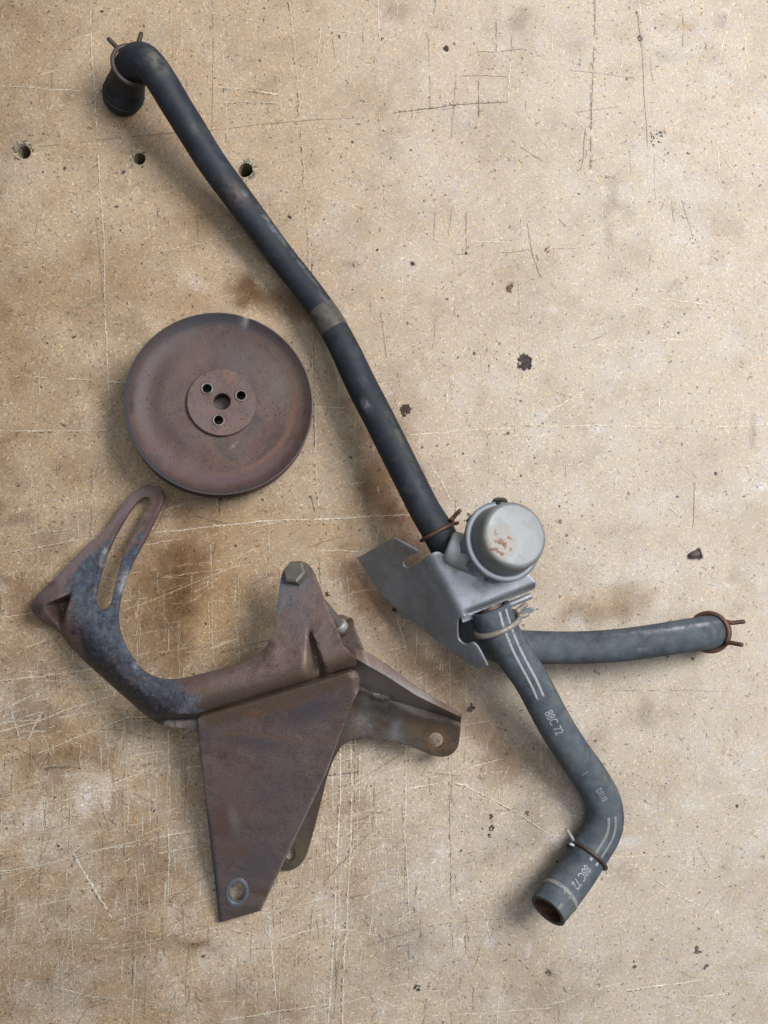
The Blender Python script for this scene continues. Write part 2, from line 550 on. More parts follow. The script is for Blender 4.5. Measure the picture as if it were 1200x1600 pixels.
STEEL_DIRTY = zinc_material('dirty_bolt_steel', (0.20, 0.185, 0.165), 0.55, 0.5, tint=(0.11, 0.09, 0.075))
STEEL_BRIGHT = zinc_material('bright_steel', (0.42, 0.42, 0.42), 0.5, 0.5)

def rubber_material(name, base, dust, dust_lo, dust_hi, rough=0.62, ribs=0.0):
    t = NT(name)
    al = t.attr('along')
    n1 = t.noise(45, 5, 0.65, dist=0.6)
    col = t.ramp(n1, [(0.25, tuple(c * 0.55 for c in base)), (0.5, base), (0.75, tuple(c * 1.5 for c in base))])
    col = t.mix(t.ramp(t.noise(110, 5, 0.7), [(dust_lo, 0.0), (dust_hi, 0.55)]), col, dust)
    fin = t.noise(700, 3, 0.6)
    sc = t.ramp(t.noise(330, 4, 0.8, dist=0.8), [(0.68, 0.0), (0.74, 0.6)])
    col = t.mix(t.math('MULTIPLY', sc, 0.6), col, (0.17, 0.16, 0.15))
    wr = t.math('MULTIPLY', t.attr('wear'), t.ramp(t.noise(150, 5, 0.7), [(0.36, 0.0), (0.6, 1.0)]))
    col = t.mix(wr, col, t.attr('wearcol', 'Color'))
    col = t.mix(t.attr('inner'), col, t.ramp(t.noise(160, 4, 0.7), [(0.35, (0.018, 0.012, 0.01)), (0.65, (0.10, 0.05, 0.035))]))
    wv = t.math('SINE', t.math('MULTIPLY', al, 2 * math.pi / 0.0011))
    h = t.math('ADD', t.math('MULTIPLY', fin, 0.6), t.math('MULTIPLY', wv, ribs))
    h = t.math('ADD', h, t.noise(60, 3, 0.5))
    t.bump(h, 0.0004, 0.45)
    rg = t.math('ADD', t.math('MULTIPLY', n1, 0.3), rough - 0.15)
    return t.out(Base_Color=col, Roughness=rg, Specular_IOR_Level=0.3)
RUBBER_BLACK = rubber_material('rubber_black', (0.015, 0.019, 0.026), (0.045, 0.050, 0.056), 0.55, 0.72, 0.62, ribs=0.05)
RUBBER_GREY = rubber_material('rubber_grey', (0.052, 0.066, 0.082), (0.115, 0.133, 0.146), 0.42, 0.66, 0.68, ribs=0.12)

def simple(name, col, rough=0.7, metal=0.0, var=0.3, scale=300):
    t = NT(name)
    c = t.ramp(t.noise(scale, 5, 0.7), [(0.3, tuple(x * (1 - var) for x in col)), (0.7, tuple(x * (1 + var) for x in col))])
    return t.out(Base_Color=c, Roughness=rough, Metallic=metal)
TAPE = simple('dusty_tape', (0.060, 0.054, 0.046), 0.6, 0, 0.55, 120)
BORE_SHADE = simple('painted_bore_shade', (0.016, 0.012, 0.010), 0.6, 0, 0.6, 200)  # near-black that paints the shade deep in the sleeve bores
BLACK_PLASTIC = simple('black_plastic', (0.012, 0.013, 0.017), 0.4)
def print_material(name, ink, under):
    t = NT(name)
    w = t.ramp(t.noise(420, 5, 0.7), [(0.28, 0.0), (0.48, 1.0)])
    return t.out(Base_Color=t.mix(w, under, ink), Roughness=0.65)
INK_WHITE = print_material('white_print', (0.29, 0.30, 0.31), (0.085, 0.095, 0.105))
INK_STRIPE = print_material('grey_stripe', (0.18, 0.19, 0.185), (0.10, 0.11, 0.112))
INK_FAINT = print_material('faint_print', (0.20, 0.21, 0.21), (0.06, 0.07, 0.075))

# ------------------------------------------------------------------ the bench
_lat = {}
def vnoise(x, y, scale, seed):
    if seed not in _lat: _lat[seed] = np.random.default_rng(seed).random((128, 128))
    L = _lat[seed]
    x, y = np.asarray(x, float) / scale, np.asarray(y, float) / scale
    xi, yi = np.floor(x).astype(int), np.floor(y).astype(int)
    fx, fy = x - xi, y - yi
    fx, fy = fx * fx * (3 - 2 * fx), fy * fy * (3 - 2 * fy)
    g = lambda a, b: L[a % 128, b % 128]
    return (g(xi, yi) * (1 - fx) + g(xi + 1, yi) * fx) * (1 - fy) + (g(xi, yi + 1) * (1 - fx) + g(xi + 1, yi + 1) * fx) * fy
def fbm(x, y, scale, seed, oct=4):
    r, a, tot = 0, 1, 0
    for k in range(oct):
        r = r + a * vnoise(x, y, scale / 2 ** k, seed + k)
        tot += a
        a *= 0.6
    return r / tot

BROWN = (0.46, 0.36, 0.27)
RED = (0.48, 0.36, 0.28)
OCHRE = (0.76, 0.64, 0.47)
GREY = (0.62, 0.61, 0.62)
# cx, cy, rx, ry, rotation, strength, colour multiplier; stains, and shade painted beside the parts
STAINS_AND_SHADE = [
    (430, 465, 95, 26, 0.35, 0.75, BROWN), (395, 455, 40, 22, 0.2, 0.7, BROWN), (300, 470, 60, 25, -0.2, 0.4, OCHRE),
    (560, 650, 22, 75, -0.5, 0.6, BROWN), (600, 755, 40, 80, -0.4, 0.9, RED), (625, 700, 20, 60, -0.4, 0.5, RED), (640, 830, 45, 60, 0, 0.8, RED), (575, 800, 60, 60, 0, 0.5, OCHRE),  # shade beside the long hose, painted into the board
    (520, 850, 60, 50, 0.0, 0.45, OCHRE), (580, 935, 36, 60, -0.4, 0.85, RED), (545, 880, 40, 40, 0, 0.5, RED), (700, 1040, 50, 40, 0.4, 0.5, RED), (640, 1020, 36, 60, -0.6, 0.6, RED), (690, 1080, 60, 34, 0.7, 0.6, RED),  # painted shade of the valve and its flange, over brown stain
    (760, 1140, 60, 36, 0.7, 0.65, RED), (800, 1190, 45, 45, 0.4, 0.55, RED), (830, 1265, 34, 46, 0.2, 0.55, GREY), (800, 1330, 50, 30, -0.3, 0.45, GREY),  # stain and painted shade left of the printed hose
    (300, 930, 130, 120, 0.05, 0.6, OCHRE), (250, 950, 55, 120, 0.05, 0.75, BROWN), (300, 880, 40, 90, 0.05, 0.8, BROWN), (285, 985, 26, 110, 0.05, 0.5, BROWN), (340, 940, 60, 100, 0.0, 0.4, OCHRE),  # inside the arm's curve: stain plus painted shade of the lug
    (380, 830, 120, 40, 0.0, 0.35, OCHRE), (130, 820, 90, 22, -0.5, 0.5, GREY), (40, 930, 40, 55, 0.3, 0.6, BROWN), (25, 810, 30, 14, 0, 0.6, GREY),  # includes shade painted along the arm's outer edge
    (178, 630, 26, 80, 0.05, 0.55, GREY), (35, 700, 60, 40, 0, 0.35, OCHRE), (20, 550, 40, 80, 0, 0.35, OCHRE), (90, 460, 80, 60, 0, 0.25, OCHRE),  # first entry is the pulley's cast shadow, painted in
    (200, 430, 90, 40, 0.3, 0.3, OCHRE), (300, 320, 50, 30, 0.4, 0.45, OCHRE), (215, 215, 60, 26, 0.2, 0.35, GREY), (20, 240, 35, 80, 0, 0.3, GREY),
    (60, 1170, 110, 50, -0.2, 0.6, OCHRE), (100, 1190, 90, 30, -0.2, 0.55, BROWN), (30, 1130, 60, 40, 0, 0.5, GREY), (230, 1210, 60, 35, 0, 0.4, OCHRE),
    (220, 1335, 80, 30, -0.1, 0.45, GREY), (290, 1480, 90, 16, 0.1, 0.55, GREY), (300, 1470, 26, 10, 0.1, 0.8, BROWN), (120, 1500, 110, 70, 0, 0.35, GREY), (60, 1560, 90, 50, 0, 0.4, GREY), (410, 1570, 90, 50, 0, 0.3, GREY),
    (620, 1440, 55, 60, 0, 0.5, GREY), (610, 1330, 60, 60, 0, 0.3, GREY), (560, 1540, 70, 60, 0, 0.35, GREY), (640, 1500, 40, 60, 0, 0.3, GREY), (860, 1560, 60, 30, 0, 0.35, GREY),
    (955, 940, 95, 20, -0.12, 0.6, OCHRE), (930, 962, 85, 16, -0.05, 0.5, BROWN), (985, 930, 30, 26, 0, 0.4, GREY), (1010, 1105, 16, 26, 0, 0.45, GREY),  # soft shade above the side hose, painted as a brown tone
    (960, 320, 12, 40, 0.25, 0.55, GREY), (942, 360, 8, 36, 0.1, 0.5, GREY), (975, 335, 16, 12, 0.5, 0.45, GREY), (1000, 60, 7, 36, -0.1, 0.6, GREY), (1040, 85, 26, 10, 0.1, 0.45, GREY), (1075, 46, 14, 7, 0, 0.6, OCHRE), (1120, 35, 10, 18, 0, 0.6, GREY),
    (820, 35, 22, 20, 0, 0.5, GREY), (610, 12, 22, 22, 0, 0.55, GREY), (770, 190, 60, 70, 0, 0.2, GREY), (795, 447, 7, 14, 0, 0.75, BROWN), (845, 455, 20, 10, 0, 0.4, GREY), (1050, 450, 12, 14, 0, 0.45, GREY), (900, 60, 40, 30, 0, 0.2, GREY),
    (1185, 685, 10, 28, -0.3, 0.55, GREY), (1180, 650, 5, 14, 0, 0.5, GREY), (927, 710, 10, 18, 0.2, 0.3, GREY), (930, 1150, 22, 24, 0, 0.35, GREY), (1030, 1225, 30, 16, 0, 0.3, GREY), (615, 235, 16, 22, 0, 0.4, GREY), (605, 150, 10, 60, 0.1, 0.3, GREY), (550, 420, 14, 9, 0, 0.5, GREY), (1130, 1350, 12, 12, 0, 0.35, GREY),
    (865, 1530, 12, 20, 0, 0.35, GREY), (1040, 1200, 80, 40, 0, 0.15, OCHRE), (180, 190, 40, 12, 0.1, 0.35, BROWN), (330, 860, 30, 16, 0, 0.3, BROWN), (600, 1180, 30, 40, 0, 0.35, GREY), (560, 1180, 12, 30, 0, 0.4, GREY),
]
PALE = [(40, 1283, 9, 26, 0.15, 0.8), (68, 1272, 9, 28, 0.05, 0.8), (133, 1250, 15, 34, 0.05, 0.9), (165, 1240, 8, 30, 0.05, 0.8), (300, 440, 30, 10, 0.5, 0.35), (1190, 760, 14, 6, 0.4, 0.6), (670, 965, 10, 14, 0, 0.3), (870, 1310, 20, 8, 0, 0.3), (690, 1330, 12, 8, 0.5, 0.5), (760, 1460, 9, 24, -0.3, 0.4), (825, 1485, 4, 14, 0, 0.5), (980, 1315, 24, 8, 0, 0.35), (1170, 1235, 20, 9, 0.4, 0.3), (930, 670, 14, 4, 0.2, 0.7), (865, 484, 7, 3, 0.3, 0.6), (5, 920, 14, 10, 0, 0.4), (600, 1325, 10, 14, 0, 0.4)]
def bench_tone(px, py):
    """dirt, oil, wear and painted shade of the board: an RGB multiplier"""
    px, py = np.asarray(px, float), np.asarray(py, float)
    wx = px + 50 * (fbm(px, py, 60, 21) - 0.5)
    wy = py + 50 * (fbm(px, py, 60, 31) - 0.5)
    m = np.ones(px.shape + (3,))
    grime = np.clip(0.75 * (1 - px / 900) + 0.35 * (py / 1600) - 0.1, 0, 0.8)       # the left end of the board is the dirtier one
    big = fbm(px, py, 150, 41, 5)
    m *= 1 - 0.75 * (grime * sstep(0.35, 0.65, big))[..., None] * (1 - np.array((0.66, 0.58, 0.48)))
    cl = fbm(px, py, 70, 51, 5)
    m *= 1 - 0.5 * (sstep(0.5, 0.72, cl) * (0.35 + grime))[..., None] * (1 - np.array((0.62, 0.56, 0.52)))
    cl = fbm(px, py, 36, 61, 4)
    m *= 1 - 0.4 * (sstep(0.52, 0.75, cl))[..., None] * (1 - np.array((0.75, 0.72, 0.68)))
    rough = fbm(px, py, 14, 71, 3)
    for cx, cy, rx, ry, rot, st, c in STAINS_AND_SHADE:
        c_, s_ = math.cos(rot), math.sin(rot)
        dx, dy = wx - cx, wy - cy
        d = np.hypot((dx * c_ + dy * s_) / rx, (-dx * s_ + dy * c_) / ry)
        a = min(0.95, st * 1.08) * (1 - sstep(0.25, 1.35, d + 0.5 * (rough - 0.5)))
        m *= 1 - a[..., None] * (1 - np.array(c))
    sc = sstep(950, 1250, py) * sstep(820, 250, px) * sstep(0.40, 0.62, fbm(px, py, 46, 81, 5)) + 0.35 * sstep(0.55, 0.7, fbm(px, py, 60, 91, 5))
    m *= 1 + np.clip(sc, 0, 1)[..., None] * np.array((0.12, 0.22, 0.40))
    for cx, cy, rx, ry, rot, st in PALE:
        c_, s_ = math.cos(rot), math.sin(rot)
        dx, dy = px - cx, py - cy
        d = np.hypot((dx * c_ + dy * s_) / rx, (-dx * s_ + dy * c_) / ry)
        a = st * (1 - sstep(0.5, 1.2, d + 1.2 * (rough - 0.5)))
        m += a[..., None] * (np.array((1.25, 1.4, 1.75)) - m)
    return m
BASE = np.array((0.465, 0.353, 0.243))
BASE_R = np.array((0.520, 0.447, 0.367))
def base_col(px):
    t = sstep(250, 1000, px)[..., None]
    return BASE * (1 - t) + BASE_R * t

def point_color(me, cols):
    a = me.color_attributes.new('tone', 'FLOAT_COLOR', 'POINT')
    c = np.ones((len(me.vertices), 4), np.float32)
    c[:, :3] = cols
    a.data.foreach_set('color', c.ravel())

def wood_material():
    t = NT('chipboard')
    col = t.attr('tone', 'Color')
    fin = t.noise(1400, 3, 0.7)
    col = t.mix(0.8, col, t.mix(1.0, col, t.ramp(fin, [(0.3, 0.62), (0.7, 1.3)]), 'MULTIPLY'))
    t.bump(t.math('ADD', fin, t.noise(400, 3, 0.6)), 0.0004, 0.5)
    return t.out(Base_Color=col, Roughness=0.75, Specular_IOR_Level=0.25)
WOOD = wood_material()

HOLES = [(38, 238, 10.5), (218, 248, 9.5), (383, 266, 11)]
def hole_loop(cx, cy, r, chip, k=26):
    out = []
    for i in range(k):
        a = 2 * math.pi * i / k
        rr = r * (1 + random.uniform(-0.04, 0.04))
        if chip and math.cos(a - chip) > 0.35: rr *= 1 + random.uniform(0.0, 0.35) * (math.cos(a - chip) - 0.35)
        out.append((cx + rr * math.cos(a), cy + rr * math.sin(a)))
    return out
hole_loops = [hole_loop(38, 238, 10.5, -2.2), hole_loop(218, 248, 9.5, 0), hole_loop(383, 266, 11, -0.6)]
def build_bench():
    x0, x1, y0, y1 = -300, 1500, -300, 1900
    outer = [(x0, y0), (x1, y0), (x1, y1), (x0, y1)]
    pts, edges = [], []
    for lp in [outer] + hole_loops:
        o = len(pts)
        pts += lp
        edges += [(o + i, o + (i + 1) % len(lp)) for i in range(len(lp))]
    gx, gy = np.meshgrid(np.arange(x0 + 9, x1 - 4, 9.0), np.arange(y0 + 9, y1 - 4, 9.0))
    gx, gy = gx.ravel(), gy.ravel()
    ok = np.ones(gx.shape, bool)
    for cx, cy, r in HOLES: ok &= np.hypot(gx - cx, gy - cy) > r + 7
    pts += list(zip(gx[ok].tolist(), gy[ok].tolist()))
    r = delaunay_2d_cdt([Vector(p) for p in pts], edges, [], 0, 1e-5)
    v = np.array([tuple(p) for p in r[0]])
    f = [t for t in r[2]]
    F = []
    for t in f:
        c = v[list(t)].mean(axis=0)
        if any(in_poly(np.array([c[0]]), np.array([c[1]]), h)[0] for h in hole_loops if abs(c[0] - h[0][0]) < 40 and abs(c[1] - h[0][1]) < 40): continue
        a, b, d = v[t[0]], v[t[1]], v[t[2]]
        s = (b[0] - a[0]) * (d[1] - a[1]) - (d[0] - a[0]) * (b[1] - a[1])
        F.append(tuple(t) if s < 0 else tuple(t)[::-1])
    V = [tuple(W(p[0], p[1], 0)) for p in v]
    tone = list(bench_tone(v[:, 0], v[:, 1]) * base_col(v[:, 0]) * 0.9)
    dep = 0.028
    for lp in hole_loops:                                     # bore walls and floor
        o = len(V)
        n = len(lp)
        cx, cy = np.mean(lp, axis=0)
        for lev, (z, k) in enumerate(((0, 1), (-0.002, 0.96), (-0.012, 0.95), (-dep, 0.95))):
            for p in lp:
                V.append(((p[0] - 600) * PX + 0, (800 - p[1]) * PX, z) if k == 1 else ((cx + (p[0] - cx) * k - 600) * PX, (800 - (cy + (p[1] - cy) * k)) * PX, z))
                tone.append(np.array((0.30, 0.25, 0.17)) * random.uniform(0.6, 1.1))
        for j in range(3):
            for i in range(n):
                i2 = (i + 1) % n
                F.append((o + j * n + i, o + j * n + i2, o + (j + 1) * n + i2, o + (j + 1) * n + i))
        F.append(tuple(o + 3 * n + i for i in range(n)))
    # edge of the board
    c = [W(x0, y0), W(x1, y0), W(x1, y1), W(x0, y1)]
    o = len(V)
    for z in (0, -dep):
        for p in c:
            V.append((p.x, p.y, z))
            tone.append(BASE)
    for i in range(4): F.append((o + i, o + (i + 1) % 4, o + 4 + (i + 1) % 4, o + 4 + i))
    F.append((o + 4, o + 5, o + 6, o + 7))
    me = mesh(V, F)
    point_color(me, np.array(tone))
    b = link('workbench_top', me, WOOD)
    b['kind'] = 'structure'
    return b
bench = build_bench()

def slivers(name, x, y, ang, ln, wd, cols, z, lift, parent, bend=0.0):
    """many flat wood chips in one mesh: six-sided flakes lying in the board's face"""
    n = len(x)
    ux, uy = np.cos(ang), np.sin(ang)
    prof = ((-0.5, 0.15), (-0.18, 0.5), (0.25, 0.42), (0.5, -0.1), (0.2, -0.5), (-0.25, -0.4))
    V = np.zeros((n, 6, 3), np.float32)
    for i, (a, b) in enumerate(prof):
        jx = ln * a * rng.uniform(0.8, 1.2, n)
        jy = wd * b * rng.uniform(0.6, 1.4, n) + bend * ln * (4 * a * a - 0.5)
        X = x + jx * ux - jy * uy
        Y = y + jx * uy + jy * ux
        V[:, i, 0] = (X - 600) * PX
        V[:, i, 1] = (800 - Y) * PX
        V[:, i, 2] = z + lift * rng.random(n)
    me = bpy.data.meshes.new(name)
    me.vertices.add(n * 6)
    me.vertices.foreach_set('co', V.ravel())
    me.loops.add(n * 6)
    me.loops.foreach_set('vertex_index', np.arange(n * 6).reshape(n, 6)[:, ::-1].ravel().astype(np.int32))
    me.polygons.add(n)
    me.polygons.foreach_set('loop_start', (np.arange(n) * 6).astype(np.int32))
    me.polygons.foreach_set('loop_total', np.full(n, 6, np.int32))
    me.update(calc_edges=True)
    point_color(me, np.repeat(cols, 6, axis=0))
    o = link(name, me, WOOD, parent)
    o['kind'] = 'stuff'
    return o

def no_holes(x, y, pad=3.0):
    ok = np.ones(x.shape, bool)
    for cx, cy, r in HOLES: ok &= np.hypot(x - cx, y - cy) > r + pad
    return ok

def chips():
    n = 470000
    x = rng.uniform(-160, 1360, n)
    y = rng.uniform(-160, 1760, n)
    ang = rng.uniform(0, np.pi, n)
    ln = np.exp(rng.normal(1.16, 0.42, n))
    wd = np.clip(ln * rng.uniform(0.25, 0.55, n), 0.9, 2.6)
    rough = np.clip(0.30 + 0.45 * (1 - x / 1000) + 0.25 * (y / 1600) - 0.1, 0.28, 0.85)
    g = rng.normal(0, 1, n)
    val = 1 + rough * 0.27 * g
    k = rng.random(n)
    val = np.where(k < 0.045 * (0.5 + rough), rng.uniform(0.35, 0.7, n), val)
    val = np.where(k > 1 - 0.09 * rough, 1 + rng.uniform(0.2, 0.55, n) * rough, val)
    val = np.clip(val, 0.22, 1.55)
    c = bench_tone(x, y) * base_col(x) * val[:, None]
    hue = rng.normal(0, 1, n)
    c[:, 0] *= 1 + 0.05 * hue
    c[:, 2] *= 1 - 0.09 * hue
    ok = no_holes(x, y, 5)
    slivers('wood_chips', x[ok], y[ok], ang[ok], ln[ok], wd[ok], np.clip(c, 0.01, 0.85)[ok], 0.00004, 0.00016, bench)
    # dark specks, bark flecks
    n = 4600
    x = rng.uniform(-160, 1360, n)
    y = rng.uniform(-160, 1760, n)
    ln = np.exp(rng.normal(0.72, 0.5, n))
    wd = ln * rng.uniform(0.3, 0.8, n)
    c = np.where(rng.random(n)[:, None] < 0.35, np.array((0.125, 0.075, 0.055)), np.array((0.07, 0.055, 0.045))) * rng.uniform(0.7, 2.4, n)[:, None] * (1 + 0.9 * sstep(450, 1100, x))[:, None]
    ok = no_holes(x, y, 5)
    slivers('bark_flecks', x[ok], y[ok], rng.uniform(0, np.pi, n)[ok], ln[ok], wd[ok], c[ok], 0.00024, 0.00004, bench)
chips()

# ---- cuts and pencil lines in the board
def scratch_field():
    X, Y, A, LN, WD, C = [], [], [], [], [], []
    def line(pts, tone, w=1.2, gap=0.25, jit=0.8, dark_side=0.0):
        pts = [np.array(p, float) for p in pts]
        ph = random.uniform(0, 99)
        for p, q in zip(pts[:-1], pts[1:]):
            L = np.linalg.norm(q - p)
            d = (q - p) / L
            nn = np.array((-d[1], d[0]))
            k = max(1, int(L / 3.6))
            for i in range(k):
                t = (i + 0.5) / k
                c = p + d * L * t + nn * (random.gauss(0, jit * 0.45) + 1.6 * math.sin((t * L + ph * 9) / 31) * jit * 0.6)
                g = vnoise(np.array([c[0] + ph * 37]), np.array([c[1]]), 16, 5)[0]
                if g < gap: continue
                s = random.uniform(0.7, 1.3)
                X.append(c[0]); Y.append(c[1])
                A.append(math.atan2(d[1], d[0]) + random.gauss(0, 0.13))
                LN.append(5.2 * s); WD.append(w * random.uniform(0.6, 1.25) * (0.6 + 0.6 * g))
                bright = random.uniform(0.8, 1.15)
                C.append(np.array(tone) * bright)
                if w > 1.25 and random.random() < 0.55:              # torn fibres beside a deep cut
                    cc = c + nn * w * random.choice((-1.2, 1.2, -1.8, 1.8))
                    X.append(cc[0]); Y.append(cc[1]); A.append(A[-1] + random.gauss(0, 0.5)); LN.append(3.2 * s); WD.append(1.0)
                    C.append(np.array(tone) * random.uniform(0.62, 0.85))
                if dark_side and random.random() < dark_side:
                    cc = c + nn * w * random.choice((0.9, 1.0))
                    X.append(cc[0]); Y.append(cc[1]); A.append(A[-1]); LN.append(4.0 * s); WD.append(w * 0.55)
                    C.append(np.array((0.10, 0.075, 0.05)))
    P1, P2, P3 = (0.70, 0.61, 0.48), (0.58, 0.49, 0.375), (0.75, 0.68, 0.58)
    K1, K2 = (0.15, 0.12, 0.09), (0.25, 0.20, 0.15)
    # traced cuts
    for pts, w in [
        ([(453, 0), (462, 90), (468, 160), (476, 280), (484, 400), (489, 560), (493, 700), (497, 790)], 2.0), ([(141, 0), (146, 120), (152, 200), (163, 390), (166, 520), (172, 640)], 1.5),
        ([(505, 0), (500, 70), (495, 140)], 1.2), ([(583, 75), (590, 150), (596, 230)], 1.4), ([(590, 0), (594, 60), (596, 90)], 1.2), ([(597, 240), (604, 340)], 1.1),
        ([(0, 134), (70, 139), (155, 144)], 1.3), ([(340, 136), (385, 140), (442, 150)], 1.8), ([(350, 160), (400, 158), (434, 161)], 1.6), ([(330, 20), (430, 40), (560, 52)], 0.9), ([(20, 588), (100, 592), (190, 597)], 1.6), ([(0, 672), (90, 673), (200, 671)], 2.2),
        ([(480, 634), (520, 636), (560, 638)], 1.2), ([(0, 480), (60, 478), (150, 476)], 0.9), ([(0, 838), (60, 832), (110, 826)], 1.6), ([(0, 864), (50, 858), (130, 842), (230, 836)], 1.8), ([(230, 834), (290, 828), (400, 815), (560, 808), (640, 804)], 1.6),
        ([(0, 1064), (70, 1056), (152, 1044)], 1.6), ([(0, 1052), (60, 1048), (130, 1040)], 1.2), ([(0, 1142), (55, 1128), (110, 1106), (180, 1085)], 1.7), ([(60, 1176), (130, 1148), (200, 1120), (250, 1118)], 1.6), ([(0, 1128), (60, 1125), (150, 1112)], 1.2),
        ([(14, 1094), (22, 1120), (32, 1158)], 2.4), ([(44, 1156), (58, 1128), (68, 1112)], 2.4), ([(114, 1332), (128, 1358), (150, 1394), (174, 1434)], 3.0), ([(115, 1330), (125, 1322), (137, 1308)], 2.0), ([(0, 1362), (60, 1352), (130, 1334), (220, 1312), (310, 1296)], 1.5), ([(0, 1272), (60, 1262), (140, 1240), (230, 1204)], 1.4),
        ([(0, 1290), (90, 1300), (180, 1298)], 1.0), ([(0, 1345), (90, 1348), (200, 1344), (310, 1340)], 1.0), ([(360, 1450), (400, 1462), (420, 1466)], 1.5), ([(80, 1540), (140, 1556), (200, 1560), (300, 1572)], 1.2), ([(360, 1592), (430, 1580), (530, 1566)], 1.8), ([(60, 1380), (160, 1400), (240, 1430)], 0.9),
        ([(148, 880), (152, 940), (154, 1010)], 1.2), ([(193, 1110), (197, 1190), (195, 1260), (198, 1420), (206, 1480)], 1.4), ([(264, 1140), (265, 1280), (262, 1420)], 1.4), ([(215, 1380), (212, 1500), (205, 1600)], 1.2), ([(62, 700), (62, 800), (60, 930)], 1.2), ([(120, 760), (124, 840)], 1.0),
        ([(455, 1245), (448, 1320), (440, 1450), (436, 1600)], 1.6), ([(532, 1160), (531, 1260), (526, 1350), (521, 1480), (512, 1600)], 2.0), ([(548, 1160), (551, 1230), (548, 1330), (540, 1470), (534, 1600)], 2.2), ([(563, 1170), (560, 1260), (557, 1330)], 1.4), ([(500, 1290), (492, 1400), (484, 1500)], 1.5), ([(585, 1200), (588, 1310), (582, 1440)], 1.4),
        ([(420, 1430), (428, 1520), (436, 1600)], 1.6), ([(395, 1460), (400, 1530), (398, 1600)], 1.2), ([(470, 1380), (464, 1470), (460, 1600)], 1.2), ([(640, 1080), (634, 1180), (632, 1300), (640, 1430)], 1.5), ([(706, 900), (702, 1010), (702, 1180), (704, 1300), (706, 1480)], 1.5), ([(668, 1000), (664, 1100), (662, 1180)], 1.2), ([(620, 1020), (623, 1080)], 1.2),
        ([(726, 1226), (770, 1248), (812, 1272), (866, 1308)], 1.5), ([(960, 1336), (1010, 1366), (1060, 1398), (1110, 1424)], 1.2), ([(640, 1232), (690, 1222), (732, 1226)], 1.7), ([(745, 1210), (800, 1205), (850, 1200)], 1.4), ([(668, 1445), (720, 1438), (790, 1434)], 1.5), ([(780, 1470), (815, 1500), (840, 1530), (852, 1545)], 1.6), ([(754, 1420), (762, 1440), (768, 1470)], 1.8), ([(860, 1365), (900, 1358), (945, 1366)], 1.2), ([(980, 1546), (1040, 1538), (1100, 1530)], 2.0), ([(1060, 1554), (1100, 1556), (1136, 1552)], 1.3), ([(870, 1392), (860, 1450), (855, 1520)], 1.0),
        ([(960, 1450), (1010, 1410), (1050, 1380)], 0.9), ([(1010, 1250), (1022, 1180), (1020, 1110)], 1.0), ([(1000, 1430), (1080, 1340), (1180, 1260)], 0.8), ([(950, 1340), (1020, 1335), (1100, 1320)], 1.0), ([(930, 1530), (960, 1450)], 0.9), ([(1120, 1020), (1140, 1060)], 0.9), ([(550, 1600), (700, 1585), (860, 1575)], 1.2), ([(720, 1580), (820, 1590)], 1.0),
        ([(640, 680), (720, 672), (830, 666), (930, 664), (1060, 668), (1200, 664)], 1.2), ([(790, 664), (850, 663)], 1.6), ([(814, 340), (811, 460), (814, 560), (806, 660), (790, 760)], 1.1), ([(745, 480), (752, 570), (758, 640)], 0.9), ([(628, 400), (629, 450), (622, 500)], 1.1), ([(735, 378), (770, 378), (820, 380)], 1.1), ([(668, 720), (690, 750), (706, 784)], 1.6), ([(640, 690), (690, 676), (740, 670)], 1.0), ([(1005, 466), (1060, 470), (1110, 478)], 1.0), ([(1080, 466), (1110, 440), (1150, 418)], 0.8), ([(1144, 455), (1148, 490)], 1.2), ([(1155, 10), (1165, 70), (1172, 140)], 0.9), ([(1100, 760), (1200, 744)], 1.2), ([(762, 680), (764, 740), (752, 760)], 0.9), ([(845, 550), (845, 566)], 1.2), ([(590, 760), (592, 800), (588, 850)], 1.4), ([(640, 880), (620, 910)], 1.2), ([(655, 812), (656, 842)], 2.4),
        ([(560, 1024), (640, 1010), (700, 1000)], 1.4), ([(640, 1060), (690, 1040), (730, 1028)], 1.2), ([(500, 860), (530, 858), (560, 862)], 1.2), ([(530, 880), (532, 920)], 1.2), ([(420, 810), (420, 870)], 1.2), ([(380, 900), (386, 1000)], 1.0), ([(215, 930), (212, 1010)], 1.2), ([(240, 1020), (300, 1010), (360, 990)], 1.3), ([(330, 850), (332, 1000), (336, 1040)], 1.0), ([(230, 900), (320, 905), (420, 900)], 0.9),
    ]:
        line(pts, random.choice((P1, P1, P2, P3)) if w > 1.3 else random.choice((P1, P2)), w * 1.2, gap=0.2 if w > 1.4 else 0.3, dark_side=0.22 if w > 1.4 else 0.05)
